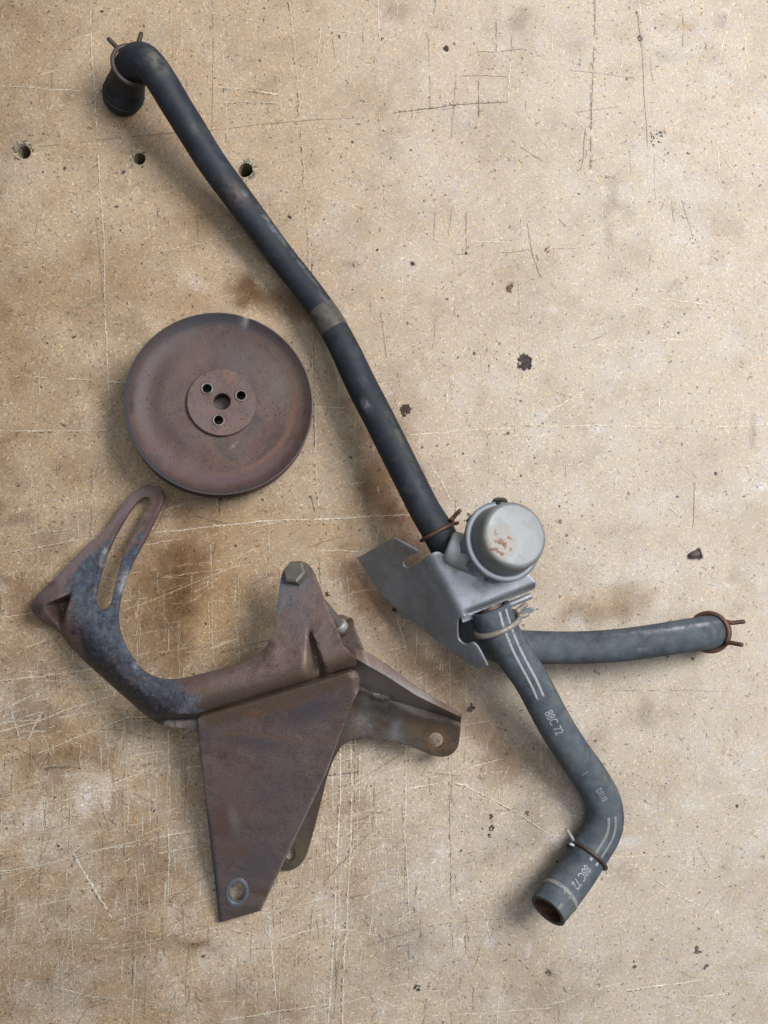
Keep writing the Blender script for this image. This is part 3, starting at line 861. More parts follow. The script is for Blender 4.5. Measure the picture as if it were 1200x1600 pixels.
    for pts, w, c in [
        ([(930, 0), (927, 90), (924, 170), (922, 265)], 1.5, K2), ([(922, 100), (925, 200)], 0.8, K1), ([(995, 20), (1003, 80), (1006, 150), (1012, 230)], 1.0, K2), ([(775, 34), (775, 80)], 1.1, K1), ([(748, 126), (748, 182)], 1.1, K1), ([(616, 176), (670, 170), (720, 163), (795, 160)], 1.3, K1), ([(670, 60), (672, 170)], 0.8, K2), ([(728, 332), (728, 402)], 1.0, K1), ([(707, 320), (700, 366)], 0.8, K2), ([(678, 330), (678, 376)], 0.8, K2), ([(824, 350), (832, 400), (846, 434)], 1.0, K2), ([(945, 274), (962, 279)], 1.3, K2), ([(720, 118), (760, 118), (800, 120)], 0.8, K2), ([(900, 176), (960, 168), (980, 166)], 0.9, K2), ([(890, 110), (960, 118), (1000, 124)], 0.7, K2),
        ([(332, 0), (333, 100), (331, 200)], 1.0, K2), ([(60, 230), (150, 220), (280, 206)], 1.0, K2), ([(320, 205), (400, 195), (480, 188), (560, 184)], 0.8, K2), ([(486, 380), (490, 560), (492, 700)], 1.0, K1), ([(150, 340), (158, 420), (160, 470)], 0.9, K2), ([(246, 314), (247, 340)], 1.6, K1), ([(595, 490), (600, 530), (604, 560)], 1.0, K2), ([(625, 180), (720, 168)], 0.7, K2),
        ([(150, 795), (180, 792), (176, 800)], 1.4, K1), ([(240, 808), (300, 806), (350, 818), (385, 820)], 1.3, K2), ([(288, 900), (288, 960), (282, 1010)], 1.3, K2), ([(260, 780), (340, 778)], 0.8, K2), ([(70, 1200), (100, 1198), (130, 1201)], 1.3, K1), ([(150, 1140), (205, 1140)], 1.0, K2), ([(208, 1500), (207, 1540)], 1.6, K1), ([(170, 1280), (182, 1290)], 1.4, K1), ([(296, 1470), (290, 1540), (293, 1600)], 0.9, K2), ([(150, 1540), (140, 1570), (120, 1600)], 0.9, K2), ([(508, 1212), (530, 1209), (560, 1206)], 1.8, K1), ([(552, 1150), (554, 1200), (553, 1260), (548, 1340)], 1.1, K1), ([(530, 1500), (520, 1600)], 1.0, K2), ([(705, 1200), (704, 1320), (707, 1480)], 0.9, K2), ([(640, 1470), (638, 1550)], 0.9, K2), ([(736, 1520), (745, 1500), (750, 1480)], 1.0, K2), ([(1090, 1430), (1110, 1405)], 0.8, K2), ([(955, 1078), (1140, 1080)], 0.6, K2), ([(160, 975), (160, 1000)], 1.2, K1), ([(430, 1245), (380, 1260)], 0.9, K2), ([(344, 1020), (420, 1000)], 1.0, K1), ([(486, 775), (491, 800)], 1.2, K1), ([(344, 775), (342, 800)], 1.4, K1),
    ]:
        line(pts, c, w, gap=0.25, jit=0.5)
    # the unnamed rest: crowded at the lower left, sparse on the right
    for i in range(2300):
        u = random.random()
        if u < 0.66: cx, cy = random.gauss(240, 230), random.gauss(1230, 250)
        elif u < 0.88: cx, cy = random.gauss(580, 130), random.gauss(1350, 180)
        else: cx, cy = random.uniform(0, 1200), random.uniform(0, 1600)
        if not (-40 < cx < 1240 and -40 < cy < 1640): continue
        v = random.random()
        a = random.gauss(math.pi / 2, 0.05) if v < 0.42 else (random.gauss(-0.26, 0.14) if v < 0.78 else random.uniform(0, math.pi))
        L = math.exp(random.gauss(3.7, 0.7))
        d = np.array((math.cos(a), math.sin(a))) * L / 2
        c = np.array((cx, cy))
        line([c - d, c + d * 0.1 + np.array((random.gauss(0, 1), random.gauss(0, 1))), c + d], random.choice((P1, P1, P2, P3, P2, K2)), random.uniform(0.6, 1.35), gap=random.uniform(0.25, 0.5))
    for i in range(120):
        cx, cy = random.uniform(0, 1200), random.uniform(0, 1600)
        a = random.gauss(math.pi / 2, 0.06) if random.random() < 0.6 else random.uniform(0, math.pi)
        L = math.exp(random.gauss(3.0, 0.7))
        d = np.array((math.cos(a), math.sin(a))) * L / 2
        c = np.array((cx, cy))
        line([c - d, c + d], random.choice((P2, K2, K2)), random.uniform(0.5, 0.9), gap=0.4)
    X, Y, A, LN, WD, C = map(np.array, (X, Y, A, LN, WD, C))
    t = sstep(200, 1100, X)[:, None]
    C = C * (0.85 + 0.15 * t)
    C = C * np.clip(bench_tone(X, Y), 0, 1) ** 0.45
    ok = no_holes(X, Y, 2)
    slivers('scratches', X[ok], Y[ok], A[ok], LN[ok], WD[ok], C[ok], 0.0003, 0.00012, bench)
    # blots: dense little dark flakes
    X, Y, LN, WD, C, A = [], [], [], [], [], []
    for cx, cy, r, k, c in [(820, 567, 11, 90, (0.05, 0.035, 0.035)), (633, 641, 10, 55, (0.055, 0.035, 0.03)), (697, 76, 5, 22, (0.03, 0.03, 0.03)), (645, 413, 4, 14, (0.035, 0.035, 0.035)), (742, 552, 3, 10, (0.06, 0.045, 0.04)), (796, 450, 7, 18, (0.12, 0.075, 0.055)), (728, 396, 3, 8, (0.03, 0.03, 0.03)), (1028, 214, 13, 34, (0.05, 0.042, 0.035)), (979, 123, 3, 7, (0.05, 0.05, 0.05)), (1000, 60, 5, 12, (0.12, 0.10, 0.08)), (855, 391, 5, 8, (0.18, 0.10, 0.07)), (1117, 740, 4, 8, (0.05, 0.04, 0.04)), (597, 61, 3, 8, (0.02, 0.02, 0.02)), (592, 704, 3, 9, (0.02, 0.015, 0.015)), (593, 735, 3, 8, (0.025, 0.02, 0.02)), (345, 776, 6, 16, (0.05, 0.035, 0.03)), (102, 263, 4, 6, (0.05, 0.03, 0.02)), (115, 526, 4, 6, (0.1, 0.04, 0.03)), (768, 1294, 5, 12, (0.05, 0.04, 0.035)), (765, 1306, 4, 10, (0.05, 0.04, 0.035)), (824, 1271, 4, 9, (0.05, 0.04, 0.045)), (767, 1275, 5, 10, (0.06, 0.04, 0.035)), (652, 1543, 6, 12, (0.05, 0.05, 0.055)), (857, 1520, 6, 16, (0.10, 0.09, 0.08)), (1152, 1258, 4, 9, (0.05, 0.045, 0.04)), (1090, 1485, 7, 14, (0.12, 0.10, 0.09)), (1102, 1510, 5, 14, (0.11, 0.10, 0.09)), (1075, 240, 3, 6, (0.12, 0.08, 0.06)), (735, 1105, 8, 18, (0.06, 0.05, 0.045)), (512, 928, 5, 10, (0.08, 0.05, 0.03)), (618, 950, 6, 10, (0.06, 0.045, 0.035))]:
        for _ in range(k):
            a, q = random.uniform(0, 6.28), (r * math.sqrt(random.random()) if k < 60 or random.random() < 0.8 else r * 0.4) * (1.0 if cx in (820, 1028) else 0.72)
            X.append(cx + q * math.cos(a)); Y.append(cy + q * math.sin(a) * 1.1)
            s = (2.6 if cx == 1028 else min(7.0, r * 0.8)) * random.uniform(0.5, 1.2)
            LN.append(s); WD.append(s * random.uniform(0.35, 0.8)); A.append(random.uniform(0, 3.14))
            C.append(np.array(c) * random.uniform(0.6, 1.5))
    for (hx, hy, hr), dirn, k in ((HOLES[0], -2.2, 60), (HOLES[2], -0.7, 95), (HOLES[1], -2.4, 26)):      # splintered rims
        for _ in range(k):
            a = random.gauss(dirn, 1.1)
            q = hr + 2 + abs(random.gauss(0, 2.6))
            X.append(hx + q * math.cos(a)); Y.append(hy + q * math.sin(a))
            s = random.uniform(2.5, 6)
            LN.append(s); WD.append(s * 0.4); A.append(random.uniform(0, 3.14))
            C.append(np.array(random.choice(((0.09, 0.08, 0.06), (0.2, 0.18, 0.13), (0.45, 0.42, 0.34), (0.28, 0.25, 0.18)))) * random.uniform(0.7, 1.2))
    slivers('dirt_specks', *(np.array(v) for v in (X, Y, A, LN, WD, C)), 0.00044, 0.0001, bench)
scratch_field()

# small gouge with a raised white splinter at the right of the board
def gouge():
    V, F = lathe([(0.0005, -0.0054), (0.0021, -0.0042), (0.0031, -0.001), (0.0033, 0.003), (0.0030, 0.0042), (0.0022, 0.0044)], W(1086, 866.5, 0.0018), (1, 0.28, 0.05), 14)
    t = empty('screw_stub', W(1088, 866, 0), 'tiny rusty screw stub with pale collar lying alone on the board', 'screw')
    link('stub', mesh(V, F), RUST_HUB, t, 0.8)
    V, F = lathe([(0.0032, 0), (0.0044, 0.0002), (0.0046, 0.0011), (0.0034, 0.0014)], W(1093.5, 864.5, 0.0022), (1, 0.28, 0.05), 16)
    link('collar', mesh(V, F), STEEL_BRIGHT, t, 0.8)
gouge()

# ------------------------------------------------------------------ pulley
def pulley():
    c = W(343, 629, 0.027)
    ax = Vector((0.15, 0.15, 1)).normalized()
    t = empty('pulley', (c.x, c.y, 0), 'round rusty brown dished pulley with three sleeved holes around its centre bore', 'pulley')
    R = 0.0708
    prof = [(0.0215, -0.0105), (0.026, -0.0103), (0.038, -0.0100), (0.049, -0.0093), (0.0545, -0.0086), (0.0585, -0.0074), (0.0630, -0.0058), (0.0655, -0.0042), (0.0685, -0.0012), (0.0698, 0.0003), (0.0706, 0.0001), (0.0708, -0.0012),
            (0.0700, -0.0028), (0.0640, -0.0066), (0.0600, -0.0090), (0.0640, -0.0125), (0.0700, -0.0160), (0.0705, -0.0175), (0.0690, -0.0182), (0.058, -0.0165), (0.030, -0.0160), (0.0215, -0.0160)]
    fine_prof = []
    for (r1, h1), (r2, h2) in zip(prof[:-1], prof[1:]):
        k = max(1, int(abs(r2 - r1) / 0.0016)) if len(fine_prof) < 60 else 1
        fine_prof += [(r1 + (r2 - r1) * u / k, h1 + (h2 - h1) * u / k) for u in range(k)]
    prof = fine_prof + [prof[-1]]
    V, F = lathe(prof, c, ax, 128, cap=False)
    m = len(prof)
    F += [((m - 1) * 128 + i, (m - 1) * 128 + (i + 1) % 128, (i + 1) % 128, i) for i in range(128)]
    # slight dents along the rim
    V2 = []
    for v in V:
        d = v - c
        a = math.atan2(d.y, d.x)
        k = max(0, math.exp(-((a - 1.30) / 0.045) ** 2)) if d.length > 0.066 else 0
        V2.append(v - ax * 0.0016 * k + Vector((0, 0, 0.0003 * math.sin(a * 5 + 1))))
    me = mesh(V2, F)
    rr = lambda x, y: np.hypot((x - 343) / 147, (y - 627.5) / 142.5)
    an = lambda x, y: np.arctan2(-(y - 627.5), x - 343)
    arc = lambda r0, w, a0, aw, st: (lambda x, y: st * np.exp(-((rr(x, y) - r0) / w) ** 2) * np.exp(-((((an(x, y) - a0 + np.pi) % (2 * np.pi)) - np.pi) / aw) ** 2))
    add_tint(me, [(arc(0.45, 0.3, 1.2, 0.6, 0.6), (0.064, 0.054, 0.055)), (blob(440, 600, 45, 50, 0, 0.7), (0.112, 0.086, 0.066)), (blob(300, 560, 50, 30, 0, 0.5), (0.105, 0.066, 0.055)),
                  (arc(0.70, 0.10, 2.9, 0.75, 0.9), (0.045, 0.020, 0.017)), (arc(0.62, 0.08, -2.4, 0.5, 0.7), (0.05, 0.022, 0.02)), (arc(0.84, 0.08, 3.1, 0.9, 0.8), (0.105, 0.070, 0.070)), (arc(0.86, 0.08, -1.2, 0.9, 0.9), (0.108, 0.066, 0.068)),
                  (arc(0.80, 0.03, -0.5, 0.9, 0.9), (0.15, 0.070, 0.042)), (arc(0.85, 0.05, 0.7, 0.6, 0.7), (0.10, 0.062, 0.046)), (arc(0.92, 0.09, 1.6, 0.9, 0.95), (0.055, 0.055, 0.065)), (arc(1.0, 0.03, 3.6, 1.6, 0.9), (0.040, 0.044, 0.054)), (arc(0.99, 0.035, 0.3, 1.2, 0.6), (0.10, 0.085, 0.085)), (blob(383, 500, 4, 9, 0.3, 1.0), (0.3, 0.29, 0.29)), (blob(365, 696, 10, 2, -0.7, 0.7), (0.25, 0.18, 0.16))])
    link('disc', me, RUST_PULLEY, t, 0.7)
    # hub plate with bores
    hub_c = W(347, 628, 0.022)
    x, y, a = frame_of(ax)
    base = c + ax * (-0.0098)
    def on_plane(px, py, off=0.0):
        # where the sight line through the pixel meets the hub face
        o = Vector((0, 0, CAM_H))
        d = (W(px, py, 0) - o)
        p0 = base + ax * (0.0032 + off)
        return o + d * ((p0 - o).dot(ax) / d.dot(ax))
    bores = [(347, 627, 12.8), (323.5, 607, 7.4), (376.5, 618, 7.4), (341.5, 656.5, 7.4)]
    ctr = on_plane(346.5, 628)
    u2 = lambda p: ((p - ctr).dot(x), (p - ctr).dot(y))
    outer = [(0.0262 * math.cos(k), 0.0262 * math.sin(k)) for k in np.linspace(0, 2 * math.pi, 72, endpoint=False)]
    inner = []
    for bx, by, br in bores:
        q = u2(on_plane(bx, by))
        rr = br * PX * 0.97
        inner.append([(q[0] + rr * math.cos(k), q[1] + rr * math.sin(k)) for k in np.linspace(0, 2 * math.pi, 28, endpoint=False)])
    pts, edges = [], []
    for lp in [outer] + inner:
        o = len(pts)
        pts += lp
        edges += [(o + i, o + (i + 1) % len(lp)) for i in range(len(lp))]
    r = delaunay_2d_cdt([Vector(p) for p in pts], edges, [], 0, 1e-7)
    V = [ctr + x * p[0] + y * p[1] for p in r[0]]
    F = []
    for f in r[2]:
        cc = sum((r[0][i] for i in f), Vector((0, 0))) / 3
        if any(in_poly(np.array([cc[0]]), np.array([cc[1]]), h)[0] for h in inner): continue
        p = [V[i] for i in f]
        F.append(tuple(f) if (p[1] - p[0]).cross(p[2] - p[0]).dot(ax) > 0 else tuple(f)[::-1])
    o = link('hub_plate', mesh(V, F), RUST_HUB, t)
    so = o.modifiers.new('thickness', 'SOLIDIFY')
    so.thickness = 0.0033
    so.offset = -1
    bv = o.modifiers.new('edge', 'BEVEL')
    bv.width = 0.0006
    bv.segments = 2
    bv.limit_method = 'ANGLE'
    # bore tubes going down: dark rusty bore and three steel sleeves
    V, F = lathe([(0.0064, 0.0002), (0.0064, -0.0140), (0.0001, -0.0141)], on_plane(347, 627), ax, 36, cap=False)
    link('bore', mesh(V, [f[::-1] for f in F]), DARK_WIRE, t, 0.8)
    for bx, by, br in bores[1:]:
        p = on_plane(bx, by)
        V, F = lathe([(0.0001, -0.0141), (0.00335, -0.014), (0.00335, 0.0004), (0.0037, 0.0007), (0.0046, 0.0007), (0.0050, 0.0003), (0.0050, -0.0006)], p, ax, 32, cap=False)
        so = link('sleeve', mesh(V, F), SLEEVE, t, 0.8)
        V, F = lathe([(0.00325, -0.0025), (0.0032, -0.0138), (0.0001, -0.0139)], p, ax, 28, cap=False)
        link('bore', mesh(V, [f[::-1] for f in F]), BORE_SHADE, so, 0.8)  # dark lining stands in for the shade down the sleeve
SLEEVE = rust_material('sleeve_steel', [(0.25, (0.08, 0.06, 0.055)), (0.45, (0.15, 0.135, 0.125)), (0.7, (0.22, 0.205, 0.19))], spot=(0.2, 0.08, 0.04), spot_amt=0.6, metal=0.6, rough=0.45)
pulley()

# ------------------------------------------------------------------ mounting bracket
TRI_TINTS = [(streak([(330, 1122), (540, 1060)], 17, 0.85), (0.115, 0.078, 0.055)), (blob(485, 1112, 60, 17, -0.35, 0.9), (0.092, 0.078, 0.090)), (blob(395, 1160, 60, 10, 0.1, 0.7), (0.095, 0.08, 0.088)), (blob(399, 1113, 9, 5, 0, 1.0), (0.19, 0.095, 0.05)), (blob(440, 1102, 30, 5, -0.3, 0.6), (0.15, 0.09, 0.06)), (streak([(350, 1148), (385, 1144), (440, 1155), (468, 1160)], 3, 1.0), (0.17, 0.105, 0.075)), (blob(510, 1155, 22, 8, -0.3, 0.8), (0.16, 0.105, 0.08)),
    (blob(365, 1230, 28, 50, 0, 0.6), (0.17, 0.115, 0.095)), (blob(430, 1240, 50, 60, 0, 0.5), (0.115, 0.095, 0.105)), (blob(350, 1285, 25, 40, 0, 0.7), (0.12, 0.065, 0.055)), (blob(365, 1280, 8, 22, -0.2, 0.7), (0.2, 0.17, 0.16)), (blob(400, 1350, 50, 40, 0, 0.6), (0.095, 0.085, 0.10)), (blob(370, 1330, 18, 10, 0, 0.6), (0.15, 0.085, 0.055)), (streak([(322, 1270), (333, 1350), (343, 1440)], 4.5, 1.0), (0.028, 0.036, 0.055)), (streak([(309, 1130), (322, 1268)], 2.5, 0.7), (0.05, 0.045, 0.05)), (blob(380, 1425, 40, 9, -0.2, 0.7), (0.095, 0.075, 0.06)), (streak([(558, 1085), (512, 1203), (408, 1420)], 2.2, 0.9), (0.26, 0.21, 0.20))]
ARM_TINTS = [(streak([(60, 930), (100, 888), (160, 829), (217, 762), (240, 760)], 15, 0.9), (0.20, 0.145, 0.15)), (streak([(250, 775), (238, 810), (212, 862)], 5, 0.9), (0.13, 0.075, 0.07)), (blob(320, 1075, 60, 22, -0.25, 0.6), (0.16, 0.105, 0.085)), (streak([(300, 1105), (430, 1068), (545, 1030)], 13, 0.9), (0.10, 0.066, 0.046)), (blob(465, 970, 30, 40, 0, 0.6), (0.135, 0.115, 0.115)), (blob(465, 905, 24, 20, 0, 0.8), (0.13, 0.14, 0.15)), (blob(510, 1000, 14, 40, 0.3, 0.5), (0.16, 0.115, 0.105)), (blob(478, 1030, 8, 22, 0, 0.7), (0.20, 0.135, 0.095)), (streak([(240, 1056), (300, 1057), (400, 1024)], 6, 0.7), (0.17, 0.115, 0.115)), (blob(62, 950, 12, 12, 0, 0.8), (0.05, 0.048, 0.045)), (blob(88, 955, 14, 20, 0, 0.8), (0.085, 0.05, 0.035)), (blob(325, 1098, 40, 10, -0.3, 0.5), (0.05, 0.05, 0.055)), (blob(162, 872, 5, 11, 0.2, 1.0), (0.26, 0.10, 0.05)), (streak([(434, 950), (441, 905)], 6, 0.7), (0.10, 0.13, 0.17))]
REAR_TINTS = [(streak([(550, 1016), (580, 1028), (649, 1074), (717, 1115)], 10, 0.95), (0.125, 0.078, 0.063)), (streak([(570, 1055), (610, 1072), (660, 1096)], 16, 0.95), (0.25, 0.225, 0.21)), (blob(575, 1095, 12, 14, 0, 0.7), (0.20, 0.19, 0.185)), (blob(681, 1157, 19, 18, 0, 0.9), (0.15, 0.075, 0.035)), (blob(650, 1140, 16, 18, 0, 0.6), (0.14, 0.10, 0.06)), (blob(618, 1140, 9, 22, 0.2, 0.7), (0.17, 0.165, 0.17)), (blob(600, 1110, 60, 10, 0.2, 0.6), (0.05, 0.045, 0.035)), (blob(540, 1150, 30, 30, 0, 0.6), (0.10, 0.07, 0.05)), (streak([(525, 1185), (490, 1300)], 14, 0.8), (0.075, 0.048, 0.042)), (blob(470, 1330, 20, 26, 0, 0.8), (0.12, 0.085, 0.055))]
def bracket():
    t = empty('engine_bracket', W(400, 1080, 0), 'rusty steel bracket with a slotted blue painted arm, a triangular plate and a bolted lug', 'bracket')
    GAP = [(300, 1121), (309, 1117.5), (430, 1081), (553, 1043.5)]
    out = [(235, 758), (246, 761), (254, 771), (253, 786), (240, 813), (226, 842), (212, 866), (200, 893), (190, 922), (185, 943), (183, 965), (188, 993), (200, 1018), (219, 1042), (240, 1056), (262, 1061), (287, 1059), (320, 1051), (350, 1043), (380, 1034),
           (401, 1023), (418, 1007), (427, 986), (432, 958), (437, 915), (442, 893), (453, 880.5), (468, 876.5), (482, 882), (491, 897), (503, 928), (516, 957), (529, 989), (536, 1007), (546, 1018), (555, 1030), (555, 1040.5),
           (430, 1078), (310, 1114), (308, 1124), (307, 1144), (292, 1137), (267, 1136), (250, 1131), (232, 1121), (200, 1094), (167, 1065), (133, 1034), (108, 1008), (92, 988), (72, 975), (52, 958), (49, 946), (56, 933), (76, 913), (100, 890), (132, 855), (160, 831), (186, 797), (202, 775), (217, 763)]
    sharp = (36, 37, 38, 39, 40, 41)
    outline = smooth_closed(out, 3.0, sharp)
    slot = [(228, 776), (234, 778), (233, 786), (222, 805), (207, 834), (195, 862), (186, 890), (178, 920), (172, 944), (163, 951.5), (153, 948), (148, 938), (151, 918), (158, 890), (170, 856), (186, 824), (204, 795), (218, 780)]
    slot = smooth_closed(slot, 3.0)
    pocket = [(112, 927), (70, 945), (93, 990)]
    dim_line = [(484, 984), (491, 1012), (494, 1060)]
    def zf(x, y):
        z = -0.1148 + 0.0000912 * x + 0.0001394 * y
        z = np.minimum(z, 0.078 + (z - 0.078) * 0.25)
        # the arm's under edge rolls down toward the gap
        d = dist_line(x, y, GAP)
        m = sstep(250, 330, x)
        q = np.clip(1 - d / 44, 0, 1)
        z = z - m * 0.018 * (1 - np.sqrt(np.clip(1 - q * q * 0.96, 0, 1)))
        # raised inner rim
        d3 = dist_line(x, y, [(219, 1042), (240, 1056), (262, 1061), (287, 1059), (320, 1051), (350, 1043), (401, 1023), (418, 1007)])
        z = z - 0.005 * np.clip(1 - d3 / 16, 0, 1) ** 2
        # the outer edge of the elbow rolls down
        d2 = dist_line(x, y, [(80, 982), (108, 1008), (133, 1034), (167, 1065), (200, 1094), (232, 1121), (260, 1135)])
        q = np.clip(1 - d2 / 34, 0, 1)
        z = z - 0.024 * (1 - np.sqrt(np.clip(1 - q * q * 0.97, 0, 1)))
        # flat foot of the flange under the elbow
        ff = sstep(246, 262, x) * sstep(1117, 1124, y + (x - 262) * 0.06)
        z = z * (1 - ff) + ff * (0.036 - (y - 1125) * 0.0001)
        # rounded nose
        d4 = dist_line(x, y, [(92, 988), (72, 975), (52, 958), (49, 946), (56, 933), (76, 913)])
        q = np.clip(1 - d4 / 18, 0, 1)
        z = z - 0.010 * (1 - np.sqrt(np.clip(1 - q * q * 0.95, 0, 1)))
        # the triangular pocket pressed into the nose
        def side(p, q, o):
            p, q, o = (np.array(k, float) for k in (p, q, o))
            n = np.array((-(q - p)[1], (q - p)[0])); n /= np.linalg.norm(n)
            if n @ (o - p) < 0: n = -n
            return (x - p[0]) * n[0] + (y - p[1]) * n[1]
        d_top, d_low, d_right = side(pocket[0], pocket[1], pocket[2]), side(pocket[1], pocket[2], pocket[0]), side(pocket[2], pocket[0], pocket[1])
        dep = np.minimum(np.minimum(0.0042 * np.clip(d_right + 1, 0, 9), 0.0028 * np.clip(d_top + 1, 0, 12)), 0.003 + 0.0011 * np.clip(d_low - 2, 0, 60)) * sstep(-2, 2, d_low)
        z = z - np.clip(dep, 0, 0.024)
        # dimple pressed across the root of the lug
        tt = np.clip((y - 982) / 62, 0, 1)
        cx = 484 + 14 * tt
        w = 3 + 21 * tt
        u = (x - cx) / w
        dm = np.where(u < 0, np.clip(1 + u, 0, 1), np.clip(1 - u * 1.9, 0, 1))
        z = z - 0.012 * sstep(0, 1, dm) * sstep(978, 1000, y) * (1 - 0.5 * sstep(1040, 1062, y))
        # light ridge on the elbow
        d5 = dist_line(x, y, [(182, 1048), (205, 1070), (222, 1082)])
        z = z + 0.0022 * np.exp(-(d5 / 6) ** 2)
        # small raised weld beside the slot
        z = z + 0.0012 * np.exp(-(((x - 162) / 6) ** 2 + ((y - 872) / 13) ** 2) ** 2)
        return z
    def paint(x, y):
        p = sstep(205, 120, x + (y - 900) * 0.0) * 0.0
        core = np.exp(-(dist_line(x, y, [(150, 890), (148, 960), (170, 1010), (205, 1060), (232, 1088)]) / 52) ** 2.6)
        rail = np.exp(-(dist_line(x, y, [(185, 930), (200, 880), (222, 835)]) / 8) ** 2) * 0.8
        nose = sstep(120, 80, x) * 0.35
        lug = 0.55 * np.exp(-(((x - 452) / 10) ** 2 + ((y - 945) / 18) ** 2)) + 0.5 * np.exp(-(((x - 465) / 26) ** 2 + ((y - 905) / 20) ** 2))
        edge = 0.62 * np.exp(-(dist_line(x, y, [(240, 1100), (300, 1105)]) / 26) ** 2)
        dmp = 0.6 * np.exp(-(((x - 482) / 5) ** 2 + ((y - 1012) / 12) ** 2))
        return np.clip(core + rail + lug + edge + dmp - nose, 0, 1) * (1 - 0.8 * sstep(-6, 4, -dist_line(x, y, [(56, 933), (100, 890), (160, 831), (217, 763)]) + 12))
    def black(x, y):
        d = dist_line(x, y, [(95, 990), (133, 1034), (167, 1065), (200, 1094), (232, 1118), (262, 1122)])
        return sstep(58, 20, d)
    def lip(x, y):
        w = np.exp(-(dist_line(x, y, [(191, 922), (198, 897)]) / 5.5) ** 2)
        w2 = np.exp(-(dist_line(x, y, [(158, 884), (157, 872), (164, 858)]) / 2.6) ** 2) * 0.9
        return np.maximum(np.maximum(w, w2), sstep(1124, 1128, y) * sstep(248, 262, x) * 0.65)
    fp = plate('front_plate', outline, [slot], zf, RUST_ARM, t, 0.0034, 3.6, 0.0006, {'paint': paint, 'black': black, 'lip': lip}, lines=[[(114, 925.5), (68, 944.5), (92.5, 992), (114, 925.5)], [(106, 933), (78, 946), (92.5, 975), (106, 933)]])
    add_tint(fp.data, ARM_TINTS)
    fp['label'] = 'slotted arm with worn blue paint running into a rusty lug'
    # triangular plate
    tri = smooth_closed([(309, 1123.5), (430, 1087), (552, 1049), (560, 1055), (561.5, 1076), (545, 1111), (512, 1203), (454, 1326), (407.5, 1423), (343, 1441.5), (323, 1268), (308.5, 1146)], 4.0, (0, 1, 2, 4, 5, 6, 7, 8, 9, 10, 11))
    b, c = 0.0000640, -0.0001600
    z_tri = lambda x, y: 0.054 + b * (x - 309) + c * (y - 1121) + 0.0035 * np.exp(-(dist_line(x, y, [(309, 1121), (552, 1046)]) / 40) ** 2) - 0.004 * sstep(10, 0, dist_line(x, y, [(553, 1050), (560, 1057), (561, 1076)]))
    hole = ellipse(370.5, 1394, 13.0, 16.5, 0.22)
    gp = plate('triangular_plate', tri, [hole], z_tri, RUST_PLATE, t, 0.0032, 3.2, 0.0005)
    add_tint(gp.data, TRI_TINTS)
    # strip added under the arm so that the gap shows dark
    V, F = [], []
    for k in range(13):
        u = k / 12
        ex, ey = 311 + (551 - 311) * u, 1124.6 + (1050.5 - 1124.6) * u
        ze = float(z_tri(np.array(ex), np.array(ey)))
        for q, dz in ((0.0, -0.0022), (1.2, -0.013), (14.0, -0.026), (14.0, -0.029), (0.6, -0.016), (0.0, -0.0052)):
            V.append(W(ex - 0.293 * q, ey - 0.956 * q, ze + dz))
    for k in range(12):
        for q in range(6):
            F.append((k * 6 + q, k * 6 + (q + 1) % 6, k * 6 + 6 + (q + 1) % 6, k * 6 + 6 + q))
    F += [tuple(range(6)), tuple(range(72, 78))[::-1]]
    link('added_gap_strip', mesh(V, F), RUST_REAR, gp)
    # eyelet pressed into the plate
    n = Vector((-b / (PX * 0.95), c / (PX * 0.95), 1)).normalized()
    V, F, NN = [], [], 36
    prof = [(1.0, -0.003), (0.98, 0.0004), (1.06, 0.0009), (1.22, 0.0009), (1.38, 0.0003), (1.40, -0.0006)]
    for k, h in prof:
        for px, py in ellipse(370.5, 1394, 13.0 * k, 16.5 * k, 0.22, NN):
            V.append(W(px, py, float(z_tri(np.array(px), np.array(py)))) + n * h)
    for j in range(len(prof) - 1):
        for i in range(NN):
            F.append((j * NN + i, j * NN + (i + 1) % NN, (j + 1) * NN + (i + 1) % NN, (j + 1) * NN + i))
    eo = link('eyelet', mesh(V, [f[::-1] for f in F]), EYELET, gp, 0.9)
    # rear plate: outer rib, sloping web, foot with hole, long leg
    rear = smooth_closed([(534, 1010), (550, 1014), (567, 1016), (602, 1036), (649, 1071), (684, 1093), (714, 1110.5), (721, 1118), (719, 1142), (714.5, 1168), (703, 1180), (682, 1182), (640, 1166), (600, 1156), (576, 1152), (556, 1153), (538, 1162), (525, 1180), (514, 1206),
                          (500, 1260), (487, 1310), (478, 1338), (467, 1353), (452, 1360), (438, 1357), (428, 1345), (427, 1325), (450, 1240), (478, 1150), (498, 1090), (515, 1050)], 3.5, (7,))
    ctrl = [(534, 1012, .070), (550, 1016, .075), (567, 1018, .075), (602, 1037, .071), (649, 1072, .063), (684, 1094, .056), (716, 1112, .046), (556, 1028, .078), (575, 1040, .078), (602, 1054, .074), (650, 1086, .065), (690, 1106, .055), (717, 1119, .0475),
            (545, 1050, .064), (565, 1072, .050), (605, 1091, .040), (650, 1103, .0355), (700, 1122, .033),
            (575, 1095, .031), (560, 1115, .027), (545, 1150, .0245), (600, 1125, .0265), (640, 1145, .025), (681, 1157, .025), (710, 1170, .025), (700, 1140, .0275), (520, 1180, .020), (480, 1300, .010), (452, 1350, .006), (500, 1100, .034), (520, 1050, .055)]
    g = tps([c for c in ctrl if c[2] < 0.0345 or c[0] < 547])
    E = np.array([(540, 1013, .065), (552, 1014, .068), (567, 1016, .0695), (602, 1036, .064), (649, 1071, .055), (684, 1093, .049), (717, 1112, .043), (722, 1115, .0425)])
    C1 = np.array([(540, 1026, .066), (556, 1029, .070), (575, 1040, .071), (602, 1055, .066), (650, 1086, .057), (690, 1106, .050), (717, 1119, .044), (723, 1121, .043)])
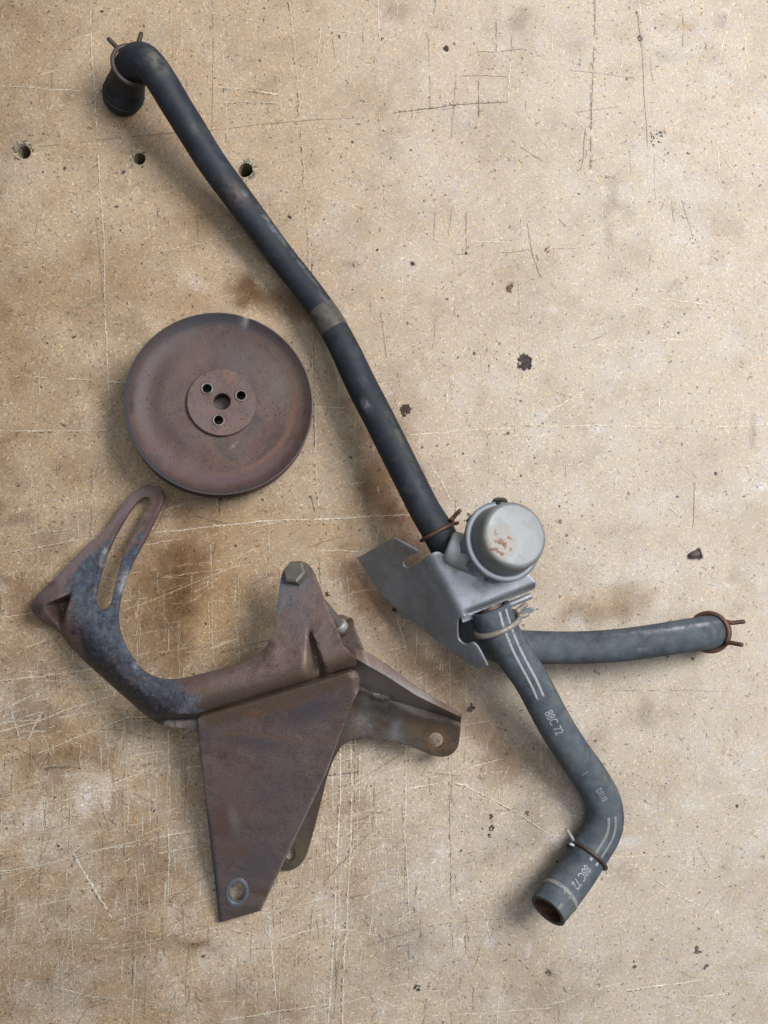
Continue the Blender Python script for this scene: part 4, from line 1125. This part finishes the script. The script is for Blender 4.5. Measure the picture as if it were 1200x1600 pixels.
    C2 = np.array([(530, 1058, .052), (548, 1064, .050), (565, 1074, .043), (605, 1092, .034), (650, 1105, .031), (700, 1121, .031), (723, 1128, .030)])
    def zr(x, y):
        x, y = np.asarray(x, float), np.asarray(y, float)
        f = lambda A, k: np.interp(x, A[:, 0], A[:, k])
        ye, y1, y2 = f(E, 1), f(C1, 1), f(C2, 1)
        ze, z1, z2 = f(E, 2), f(C1, 2), f(C2, 2)
        t1 = np.clip((y - ye) / np.maximum(2, y1 - ye), 0, 1)
        t2 = np.clip((y - y1) / np.maximum(3, y2 - y1), 0, 1)
        foot = g(x, y)
        t3 = sstep(0, 9, y - y2)
        zz = np.where(y < y1, ze + (z1 - ze) * t1, z1 + (z2 - z1) * t2)
        return zz * (1 - t3) + np.minimum(foot, z2) * t3
    rib_lines = [[tuple(p[:2]) for p in C1[1:-1]], [tuple(p[:2]) for p in C2[1:-1]]]
    plate('rear_plate', rear, [ellipse(681, 1157, 11.6, 12.6), ellipse(453, 1334.5, 8.5, 11.5, 0.1)], zr, RUST_REAR, t, 0.003, 3.0, 0.0005, lines=rib_lines)
    add_tint([o for o in t.children if o.name.startswith('rear_plate')][0].data, REAR_TINTS)
    # weld bead between web and foot
    V, F = [], []
    for cx, cy, r in ((590, 1087, 7), (598, 1088.5, 8), (605, 1090, 7), (585, 1086, 5)):
        v, f = lathe([(0.0001, 1.0 * r * PX * 0.5), (r * PX * 0.6, r * PX * 0.42), (r * PX, 0), (r * PX * 0.6, -r * PX * 0.4)], W(cx, cy, float(zr(np.array(cx), np.array(cy)))), (0.1, -0.5, 1), 14, cap=False)
        o = len(V); V += v; F += [tuple(i + o for i in q) for q in f]
    link('weld_bead', mesh(V, F), RUST_REAR, t, 1.0)
    # washer stain ring around the foot hole, second lug, bolt
    lug = smooth_closed([(522, 968), (531, 960.5), (541, 963), (549, 971), (556, 986), (563, 1003), (572, 1030), (560, 1060), (500, 1070), (490, 1020), (512, 985)], 3.0)
    plate('rear_lug', lug, [], lambda x, y: 0.014 + 0.00007 * (y - 975) + 0.00005 * (x - 540), RUST_REAR, t, 0.003, 4.0)
    top = W(463.5, 897.5, float(zf(np.array([463.5]), np.array([897.5]))[0]))
    low = W(536, 983, 0.0165)
    ax = (top - low).normalized()
    nrm = Vector((-0.0000912 / (PX * .94), 0.0001394 / (PX * .94), 1)).normalized()
    n2 = (ax * 0.35 + nrm * 0.65).normalized()
    L = (top - low).length
    V, F = lathe([(0.0042, 0.0), (0.0042, L - 0.001)], low, ax, 24)
    bolt = link('bolt', mesh(V, F), STEEL_DIRTY, t, 0.8)
    hexa = [(0.0091 * math.cos(k * math.pi / 3), 0.0091 * math.sin(k * math.pi / 3)) for k in range(6)]
    V, F = prism(hexa, top, n2, -0.001, 0.0064, 0.0013, rot=0.28)
    link('hex_head', mesh(V, F), STEEL_DIRTY, bolt)
    V, F = lathe([(0.0052, 0.0008), (0.0056, 0.0014), (0.0056, 0.0062), (0.0050, 0.0068)], low, ax, 24)
    link('collar', mesh(V, F), STEEL_BRIGHT, bolt, 0.8)
    V, F = lathe([(0.0055, -0.001), (0.0085, 0.0004), (0.0088, 0.0016), (0.0060, 0.0022)], low + Vector((0.0015, 0.001, -0.0008)), ax, 24)
    link('boss', mesh(V, F), RUST_HUB, bolt, 0.8)
EYELET = zinc_material('eyelet_steel', (0.30, 0.33, 0.38), 0.35, 0.7, tint=(0.05, 0.06, 0.08))
bracket()

# ------------------------------------------------------------------ hoses
def set_wear(me, tube, spots):
    """spots: (px, py, length m, angle, half angle, strength, colour)"""
    n = len(me.vertices)
    al = np.zeros(n, np.float32)
    me.attributes['along'].data.foreach_get('value', al)
    co = np.zeros(n * 3, np.float32)
    me.vertices.foreach_get('co', co)
    co = co.reshape(-1, 3)
    w = np.zeros(n)
    c = np.zeros((n, 4), np.float32)
    c[:, 3] = 1
    f = lambda A: np.stack([np.interp(al, tube.s, A[:, k]) for k in range(3)], -1)
    d = co - f(tube.P)
    th = np.arctan2((d * f(tube.B)).sum(1), (d * f(tube.N)).sum(1))
    for px, py, ln, a, ha, st, col in spots:
        s0 = tube.s_at(px, py)
        da = (th - a + np.pi) % (2 * np.pi) - np.pi
        k = st * np.exp(-((al - s0) / ln) ** 2 - (da / ha) ** 2)
        m = k > w
        w = np.where(m, k, w)
        c[m, :3] = col
    me.attributes.new('wear', 'FLOAT', 'POINT').data.foreach_set('value', w.astype(np.float32))
    me.color_attributes.new('wearcol', 'FLOAT_COLOR', 'POINT').data.foreach_set('color', c.ravel())

def wp(px, py, z, r): return tuple(W(px, py, z)) + (r,)

# long hose: cuff standing at the upper left, bend, long run down to the valve
A = Tube([wp(191, 152, 0.002, 0.0152), wp(194, 143, 0.011, 0.0154), wp(196, 134, 0.016, 0.0143), wp(200, 122, 0.025, 0.0138), wp(205, 106, 0.037, 0.0130), wp(213, 94, 0.047, 0.0122), wp(224, 93, 0.0525, 0.0117), wp(238, 106, 0.053, 0.0115), wp(255, 131, 0.051, 0.0114), wp(276, 166, 0.046, 0.0113), wp(299, 203, 0.040, 0.0113), wp(331, 254, 0.032, 0.0111), wp(366, 302, 0.026, 0.0110), wp(403, 352, 0.022, 0.0107), wp(440, 402, 0.0205, 0.0105), wp(478, 450, 0.0215, 0.0105), wp(513, 500, 0.024, 0.0108), wp(540, 549, 0.028, 0.0112), wp(564, 600, 0.032, 0.0116), wp(590, 650, 0.037, 0.0116), wp(615, 700, 0.042, 0.0116), wp(640, 750, 0.047, 0.0115), wp(664, 797, 0.052, 0.0115), wp(685, 832, 0.055, 0.0119), wp(706, 872, 0.056, 0.0119)], up0=(-1, 0, 0))
# keep "up" meaningful: rotate reference so N is world up along the run
def reframe(t):
    mid = len(t.s) // 2
    u = np.array((0, 0, 1.0)) - t.T[mid] * t.T[mid][2]
    u /= np.linalg.norm(u)
    a = math.atan2(u @ t.B[mid], u @ t.N[mid])
    N = math.cos(a) * t.N + math.sin(a) * t.B
    t.N, t.B = N, np.cross(N, t.T)
for q in (A,): reframe(q)
ha = empty('long_hose', W(190, 152, 0), 'long black rubber hose running diagonally from the upper left down to the valve', 'hose')
me = A.build()
set_wear(me, A, [(240, 110, 0.010, 0.5, 0.5, 0.9, (0.13, 0.125, 0.11)), (225, 92, 0.010, 1.2, 0.6, 0.6, (0.08, 0.10, 0.14)), (372, 305, 0.011, 0.0, 0.7, 0.8, (0.12, 0.09, 0.085)), (375, 312, 0.004, 0.5, 0.25, 0.9, (0.15, 0.17, 0.19)), (430, 360, 0.014, 0.8, 0.22, 0.9, (0.24, 0.25, 0.26)), (475, 425, 0.02, 0.8, 0.15, 0.6, (0.2, 0.2, 0.2)), (569, 643, 0.0045, -0.35, 0.22, 1.0, (0.22, 0.22, 0.23)), (350, 260, 0.01, 0.6, 0.3, 0.6, (0.06, 0.075, 0.085)), (320, 230, 0.02, 0.9, 0.35, 0.6, (0.065, 0.075, 0.085)), (300, 205, 0.006, 0.1, 0.3, 0.6, (0.07, 0.085, 0.09)), (545, 560, 0.02, 0.7, 0.4, 0.5, (0.05, 0.06, 0.07)), (650, 770, 0.012, 0.3, 0.5, 0.5, (0.06, 0.07, 0.08)), (500, 478, 0.008, 0.6, 0.2, 0.7, (0.14, 0.14, 0.14)), (190, 150, 0.012, 1.6, 0.8, 0.5, (0.045, 0.055, 0.07)), (620, 690, 0.03, 0.7, 0.2, 0.5, (0.14, 0.13, 0.10))])
link('hose_body', me, RUBBER_BLACK, ha, 1.2)
def sleeve(tube, s0, s1, off, name, mat, parent, n=40, taper=0.0002):
    ss = np.linspace(s0, s1, 14)
    V, F = [], []
    for j, s in enumerate(ss):
        o = off if 0 < j < 13 else -taper
        for k in range(n):
            V.append(tube.at(np.array(s), np.array(2 * math.pi * k / n), o))
    for j in range(13):
        for k in range(n):
            F.append((j * n + k, (j + 1) * n + k, (j + 1) * n + (k + 1) % n, j * n + (k + 1) % n))
    return link(name, mesh(V, F), mat, parent, 1.0)
s0 = A.s_at(513, 500)
tb = sleeve(A, s0 - 0.0115, s0 + 0.0105, 0.00025, 'tape_band', TAPE, ha)
tb['label'] = 'dusty brown tape wrapped round the hose'
s0 = A.s_at(194, 143)
for ds, o in ((-0.0025, 0.0006), (0.0055, 0.0005)):
    sleeve(A, s0 + ds, s0 + ds + 0.0025, o, 'cuff_ridge', RUBBER_BLACK, ha)

# grey printed hose, valve down to the lower right
B = Tube([wp(766, 950, 0.056, 0.0146), wp(776, 976, 0.055, 0.0145), wp(792, 1006, 0.052, 0.0139), wp(810, 1033, 0.049, 0.0133), wp(829, 1061, 0.046, 0.0130), wp(850, 1100, 0.041, 0.0130), wp(872, 1140, 0.035, 0.0131), wp(898, 1180, 0.029, 0.0132), wp(924, 1218, 0.023, 0.0136), wp(943, 1256, 0.0185, 0.0139), wp(943, 1292, 0.0175, 0.0145), wp(918, 1336, 0.022, 0.0149), wp(893, 1374, 0.032, 0.0149), wp(856, 1423, 0.049, 0.0145)])
hb = empty('printed_hose', W(900, 1200, 0), 'grey rubber hose with printed white stripes and numbers, open end at lower right', 'hose')
me = B.build()
set_wear(me, B, [(880, 1410, 0.02, 0.9, 0.6, 0.55, (0.16, 0.16, 0.13)), (855, 1085, 0.02, 0.9, 0.35, 0.6, (0.13, 0.13, 0.115)), (935, 1210, 0.02, 0.8, 0.3, 0.6, (0.15, 0.15, 0.13)), (945, 1270, 0.014, 0.5, 0.35, 0.35, (0.15, 0.16, 0.16)), (800, 1015, 0.02, 0.9, 0.4, 0.7, (0.12, 0.13, 0.14)), (890, 1160, 0.012, -0.6, 0.4, 0.6, (0.10, 0.115, 0.12)), (865, 1120, 0.01, 1.1, 0.3, 0.7, (0.15, 0.15, 0.13)), (840, 1075, 0.006, 0.9, 0.12, 0.8, (0.2, 0.2, 0.19)), (885, 1385, 0.008, 0.2, 0.9, 0.5, (0.12, 0.13, 0.12))])
link('hose_body', me, RUBBER_GREY, hb, 1.2)
sE = B.L
sleeve(B, sE - 0.017, sE - 0.0135, 0.0004, 'cuff_ridge', INK_FAINT, hb)['label'] = 'ochre ring moulded near the open end'

# plain hose to the right, its end turned down
Ch = Tube([wp(742, 962, 0.032, 0.0130), wp(748, 992, 0.031, 0.0130), wp(778, 1008, 0.030, 0.0129), wp(830, 1011, 0.030, 0.0124), wp(900, 1012, 0.031, 0.0122), wp(970, 1008, 0.034, 0.0123), wp(1030, 1000, 0.037, 0.0123), wp(1068, 994, 0.0375, 0.0124), wp(1092, 990.5, 0.034, 0.0126), wp(1107, 988, 0.024, 0.0128), wp(1111, 987, 0.012, 0.0130)])
hc = empty('side_hose', W(960, 1008, 0), 'plain grey rubber hose lying to the right of the valve with its end turned down', 'hose')
me = Ch.build()
set_wear(me, Ch, [(820, 1005, 0.012, 0.3, 0.6, 0.6, (0.12, 0.13, 0.125)), (1060, 985, 0.025, 0.75, 0.10, 1.0, (0.4, 0.4, 0.42)), (990, 985, 0.02, 0.9, 0.12, 0.6, (0.25, 0.26, 0.28)), (930, 1012, 0.02, 0, 0.7, 0.6, (0.10, 0.115, 0.12)), (870, 1020, 0.02, -0.6, 0.4, 0.6, (0.12, 0.13, 0.13)), (1000, 1010, 0.004, -0.2, 0.1, 0.9, (0.25, 0.25, 0.25)), (1060, 1005, 0.015, -0.5, 0.4, 0.5, (0.09, 0.105, 0.115))])
link('hose_body', me, RUBBER_GREY, hc, 1.2)

# ---- printing on the grey hose, laid on its curved face
def text_mesh(body):
    cu = bpy.data.curves.new('lettering', 'FONT')
    cu.body = body
    cu.size = 1.0
    cu.resolution_u = 4
    ob = bpy.data.objects.new('lettering', cu)
    COL.objects.link(ob)
    dg = bpy.context.evaluated_depsgraph_get()
    me = bpy.data.meshes.new_from_object(ob.evaluated_get(dg))
    bpy.data.objects.remove(ob)
    bpy.data.curves.remove(cu)
    bm = bmesh.new()
    bm.from_mesh(me)
    bmesh.ops.triangulate(bm, faces=bm.faces)
    for _ in range(2):
        long = [e for e in bm.edges if e.calc_length() > 0.12]
        if long: bmesh.ops.subdivide_edges(bm, edges=long, cuts=1)
        bmesh.ops.triangulate(bm, faces=bm.faces)
    bm.to_mesh(me)
    bm.free()
    return me
def print_text(tube, body, px, py, th0, size, name, mat, parent, squeeze=0.75):
    me = text_mesh(body)
    n = len(me.vertices)
    co = np.zeros(n * 3, np.float32)
    me.vertices.foreach_get('co', co)
    co = co.reshape(-1, 3)
    s = tube.s_at(px, py) + co[:, 0] * size * squeeze
    r = np.interp(s, tube.s, tube.R)
    th = th0 + (co[:, 1] - 0.35) * size / r
    me.vertices.foreach_set('co', tube.at(s, th, 0.00018).astype(np.float32).ravel())
    me.update()
    o = link(name, me, mat, parent)
    so = o.modifiers.new('ink', 'SOLIDIFY'); so.thickness = 0.00008; so.offset = -1
    return o
def print_bar(tube, s0, s1, th0, w, name, mat, parent, n=None, ths=None):
    n = n or max(3, int((s1 - s0) / 0.002))
    V, F = [], []
    for s in np.linspace(s0, s1, n):
        t = th0 if ths is None else th0 + (ths - th0) * (s - s0) / (s1 - s0)
        r = float(np.interp(s, tube.s, tube.R))
        for k in (-0.5, 0, 0.5): V.append(tube.at(np.array(s), np.array(t + k * w / r), 0.00018))
    for j in range(n - 1):
        for k in range(2): F.append((j * 3 + k, (j + 1) * 3 + k, (j + 1) * 3 + k + 1, j * 3 + k + 1))
    o = link(name, mesh(V, F), mat, parent, 2)
    so = o.modifiers.new('ink', 'SOLIDIFY'); so.thickness = 0.00008; so.offset = -1
    return o
print_text(B, '88C 72', 838, 1108, -0.02, 0.0094, 'lettering', INK_WHITE, hb)
print_text(B, 'D1110', 918, 1226, 0.05, 0.0068, 'lettering', INK_WHITE, hb, 0.62)
print_text(B, '88C 72', 903, 1355, 0.0, 0.0098, 'lettering', INK_WHITE, hb, 0.72)
print_text(B, 'E', 901, 1196, -0.10, 0.0070, 'lettering', INK_FAINT, hb, 0.6)
sa, sb = B.s_at(769, 955), B.s_at(833, 1085)
print_bar(B, sa, sb, 0.30, 0.0021, 'stripe', INK_WHITE, hb, ths=-0.28)
print_bar(B, sa, sb, 0.72, 0.0021, 'stripe', INK_WHITE, hb, ths=0.12)
sa, sb = B.s_at(944, 1265), B.s_at(921, 1332)
print_bar(B, sa, sb, -0.08, 0.0024, 'stripe', INK_STRIPE, hb)
print_bar(B, sa, sb, 0.32, 0.0024, 'stripe', INK_STRIPE, hb)
sa = B.s_at(915, 1341)
for ds, t in ((0.0, -0.12), (0.0, 0.30), (0.034, -0.25), (0.034, 0.10), (0.0455, 0.02)):
    print_bar(B, sa + ds, sa + ds + (0.0036 if ds < 0.01 else 0.006), t, 0.0026, 'stripe', INK_WHITE if ds < 0.01 else INK_STRIPE, hb)

# ------------------------------------------------------------------ spring clamps
def clamp(tube, px, py, th_tail, label, mat, s=None, tail=0.011, spread=0.35, lean=0.0, r_wire=0.0013, tang_mat=None, tilt=0.0, extra=0.0006, taildir=0.0, second=1.0):
    s0 = tube.s_at(px, py) if s is None else s
    i = int(np.argmin(abs(tube.s - s0)))
    c, T, N, Bv, r = tube.P[i], tube.T[i], tube.N[i], tube.B[i], tube.R[i] + r_wire * 0.7 + extra
    if tilt:
        axis = N * math.cos(th_tail + math.pi / 2) + Bv * math.sin(th_tail + math.pi / 2)
        Rm = np.array(Matrix.Rotation(tilt, 3, Vector(axis)))
        T, N, Bv = Rm @ T, Rm @ N, Rm @ Bv
    rad = lambda a: N * math.cos(a) + Bv * math.sin(a)
    t = empty('hose_clamp', tuple(c), label, 'hose clamp', 'spring wire hose clamps')
    a0, a1 = th_tail - spread / 2, th_tail + spread / 2 + 2 * math.pi
    pts = []
    for k in range(45):
        u = k / 44
        a = a0 + (a1 - a0) * u
        pts.append(c + rad(a) * r + T * (u - 0.5) * r_wire * 2.3)
    V, F = wire(pts, r_wire)
    link('wire_band', mesh(V, F), mat, t, 1.5)
    for a, e, sg in ((a0, -0.5, -1), (a1, 0.5, 1)):
        p = c + rad(a) * r + T * e * r_wire * 2.3
        tang = np.cross(T, rad(a)) * sg
        d = rad(a) * 1.0 + tang * lean + T * e * 0.5 + T * taildir
        d /= np.linalg.norm(d)
        tl = tail * (second if sg > 0 else 1.0)
        V, F = wire([p - tang * 0.0015, p + d * tl * 0.25, p + d * tl * 0.6, p + d * tl], r_wire)
        link('tang', mesh(V, F), tang_mat or mat, t, 1.5)
    return t
# tail angles are measured from the top of each hose toward its left-hand side
sA = A.s_at(206, 104)
clamp(A, 0, 0, 0.95, 'dark spring clamp round the standing cuff of the long black hose', DARK_WIRE, s=sA, tail=0.012, spread=0.9, extra=0.0008, r_wire=0.0017)
clamp(A, 687, 829, 1.15, 'rusty spring clamp on the long black hose just above the valve', RUST_WIRE, tail=0.011, spread=0.08, r_wire=0.0015, second=0.35)
clamp(B, 776, 977, 1.75, 'pale worn spring clamp round the printed hose beside the zinc plate', PALE_WIRE, tail=0.010, spread=0.3, r_wire=0.0021)
clamp(B, 917, 1337, -1.25, 'brown spring clamp near the open end of the printed hose', DARK_WIRE, tail=0.012, spread=0.06, second=0.3, tang_mat=STEEL_BRIGHT)
clamp(Ch, 0, 0, 0.05, 'orange rusty spring clamp on the turned down end of the side hose', RUST_WIRE, s=Ch.L - 0.012, tail=0.013, spread=1.0, r_wire=0.0017, extra=0.0005, lean=0.4)

# ------------------------------------------------------------------ heater valve
def valve():
    t = empty('heater_valve', W(760, 900, 0), 'grey metal valve with a round spotted cap on a bent zinc plate between three hoses', 'valve')
    bend0, bend1 = np.array((669, 864.0)), np.array((721, 961.0))
    bd = (bend1 - bend0) / np.linalg.norm(bend1 - bend0)
    bn = np.array((-bd[1], bd[0]))                       # toward the flange (lower left)
    if bn[0] > 0: bn = -bn
    out = [(558, 872), (606, 844), (613, 841), (652, 860.5), (650.5, 864.5), (638, 870), (630.5, 877.5), (630.5, 884.5), (639, 887), (651, 882), (662, 874), (672, 866), (684, 862), (697, 868), (716, 882), (745, 886), (800, 880), (826, 898), (837, 912), (835, 921), (728, 964), (717, 966), (714.5, 985), (717, 1000), (727, 1007), (738, 1004), (745, 1009), (762, 1040), (747, 1043.5), (731, 1035.5), (684, 1001), (640, 967), (618, 950), (598, 932), (585, 914)]
    outline = smooth_closed(out, 2.5, (0, 1, 3, 4, 19, 20, 27, 28))
    def zf(x, y):
        d = (x - bend0[0]) * bn[0] + (y - bend0[1]) * bn[1]
        a = (x - bend0[0]) * bd[0] + (y - bend0[1]) * bd[1]
        k = 9.0
        soft = np.where(d > k, d - k * 0.5, np.where(d < -k, 0, (d + k) ** 2 / (4 * k) * 0.5 + 0))
        soft = np.logaddexp(0, d / 2.6) * 2.6
        z = 0.0720 - 0.00058 * soft - 0.00002 * a
        z = z + 0.00003 * np.clip(-d, 0, 200) * 0.3
        lipd = dist_line(x, y, [(720, 965), (835, 920)])
        z = z - 0.007 * sstep(9, 1, lipd) * sstep(-4, -12, d)
        tabd = dist_line(x, y, [(613, 841), (652, 861)])
        z = z + 0.008 * sstep(20, 2, tabd) * sstep(606, 616, x)
        pr = dist_line(x, y, [(740, 1004), (762, 1040)])
        return np.maximum(z, 0.002)
    plate('mounting_plate', outline, [], zf, ZINC, t, 0.0015, 3.2, 0.0003)
    ax = Vector((0.35, 0.27, 0.92)).normalized()
    ring_c = W(786, 846, 0.087)
    # body below the ring
    V, F = lathe([(0.019, -0.022), (0.0215, -0.020), (0.0225, -0.010), (0.0235, -0.003), (0.0235, 0.0)], ring_c, ax, 64)
    body = link('body', mesh(V, F), CAST, t, 0.7)
    V, F = lathe([(0.0270, -0.0034), (0.0284, -0.0030), (0.0288, -0.0018), (0.0288, 0.0004), (0.0283, 0.0013), (0.0262, 0.0017), (0.0250, 0.0014), (0.0242, 0.0004)], ring_c, ax, 96)
    link('crimp_ring', mesh(V, F), ZINC_RING, t, 0.9)
    prof = [(0.0243, 0.0002), (0.0246, 0.0012), (0.0245, 0.004), (0.0242, 0.011), (0.0238, 0.0158), (0.0232, 0.0180), (0.0222, 0.0194), (0.0208, 0.0200), (0.017, 0.0202), (0.010, 0.0204), (0.0001, 0.0205)]
    V, F = lathe(prof, ring_c, ax, 96, cap=False)
    me = mesh(V, F)
    vv = np.array([tuple(v) for v in V])
    p = ring_c + ax * 0.0195
    # the scabbed patch low on the left of the cap
    x, y, a = frame_of(ax)
    o = Vector((0, 0, CAM_H))
    d = W(781, 847, 0) - o
    q = np.array(o + d * ((p - o).dot(ax) / d.dot(ax)))
    sc = np.clip(1.9 - np.linalg.norm(vv - q, axis=1) / 0.0095, 0, 1)
    me.attributes.new('scab', 'FLOAT', 'POINT').data.foreach_set('value', sc.astype(np.float32))
    bm = bmesh.new(); bm.from_mesh(me)
    bmesh.ops.subdivide_edges(bm, edges=[e for e in bm.edges if e.calc_length() > 0.0035], cuts=3, use_grid_fill=True)
    bm.to_mesh(me); bm.free()
    vv = np.zeros(len(me.vertices) * 3, np.float32); me.vertices.foreach_get('co', vv); vv = vv.reshape(-1, 3)
    sc = np.clip(1.9 - np.linalg.norm(vv - q, axis=1) / 0.0095, 0, 1)
    me.attributes['scab'].data.foreach_set('value', sc.astype(np.float32))
    link('cap', me, ZINC_CAP, t, 0.9)
    # crimp tabs folded under the ring
    for ang in (-3.0, -2.45, -1.85, -0.4, 0.9, 2.3):
        wdir = Vector((math.cos(ang), math.sin(ang), 0))
        r_ = (wdir - ax * wdir.dot(ax)).normalized()
        s_ = ax.cross(r_)
        V = []
        for h in (-0.0145, -0.0025):
            for rr, ss in ((0.0245, -0.0042), (0.0282 if h > -0.01 else 0.0272, -0.0040), (0.0282 if h > -0.01 else 0.0272, 0.0040), (0.0245, 0.0042)):
                V.append(ring_c + ax * h + r_ * rr + s_ * ss)
        F = [(3, 2, 1, 0), (4, 5, 6, 7), (0, 1, 5, 4), (1, 2, 6, 5), (2, 3, 7, 6), (3, 0, 4, 7)]
        o_ = link('crimp_tab', mesh(V, F), ZINC_RING, t)
        bv = o_.modifiers.new('edge', 'BEVEL'); bv.width = 0.0005; bv.segments = 2
    # outlet toward the long hose
    p0, p1 = W(757, 876, 0.074), W(699, 853, 0.073)
    V, F = lathe([(0.0128, 0), (0.0126, (p1 - p0).length * 0.75), (0.0118, (p1 - p0).length * 0.93), (0.0095, (p1 - p0).length)], p0, p1 - p0, 40)
    link('outlet', mesh(V, F), CAST, t, 0.8)
    p0, p1 = W(760, 890, 0.060), W(700, 861, 0.057)
    V, F = lathe([(0.0085, 0), (0.0085, (p1 - p0).length)], p0, p1 - p0, 28)
    link('spigot', mesh(V, F), CAST, t, 0.8)
    # lower spigot into the printed hose
    p0, p1 = W(757, 925, 0.052), W(769, 957, 0.055)
    V, F = lathe([(0.0092, 0), (0.0092, (p1 - p0).length)], p0, p1 - p0, 32)
    link('spigot', mesh(V, F), RUST_REAR, t, 0.8)
    p0, p1 = W(750, 900, 0.036), W(743, 975, 0.031)
    V, F = lathe([(0.009, 0), (0.009, (p1 - p0).length)], p0, p1 - p0, 32)
    link('spigot', mesh(V, F), CAST, t, 0.8)
    # small tab in the corner of the plate and black plug behind the ring
    V, F = prism([(-0.005, -0.0028), (0.0045, -0.0028), (0.0052, -0.0015), (0.0052, 0.0015), (0.0045, 0.0028), (-0.005, 0.0028)], W(731, 963, 0.056), (0.15, -0.2, 1), 0, 0.0013, 0, rot=0.35)
    link('corner_tab', mesh(V, F), ZINC, t)
    V, F = lathe([(0.0042, 0), (0.0055, 0.001), (0.0057, 0.008), (0.0045, 0.0095), (0.0001, 0.0098)], W(781, 800, 0.076), (-0.02, 0.6, 0.2), 24)
    link('plug', mesh(V, F), BLACK_PLASTIC, t, 0.9)
    # flat prong and pin showing at the right of the printed hose
    V, F = prism([(-0.013, -0.002), (0.009, -0.002), (0.0115, -0.0005), (0.009, 0.002), (-0.013, 0.002)], W(812, 958, 0.046), (0, -0.3, 1), 0, 0.0016, 0.0004, rot=0.33)
    link('prong', mesh(V, F), ZINC, t)
    V, F = lathe([(0.0025, 0), (0.0025, 0.017), (0.002, 0.0178)], W(795, 945, 0.048), (1, 0.42, 0.05), 20)
    link('pin', mesh(V, F), ZINC, t, 0.8)
valve()
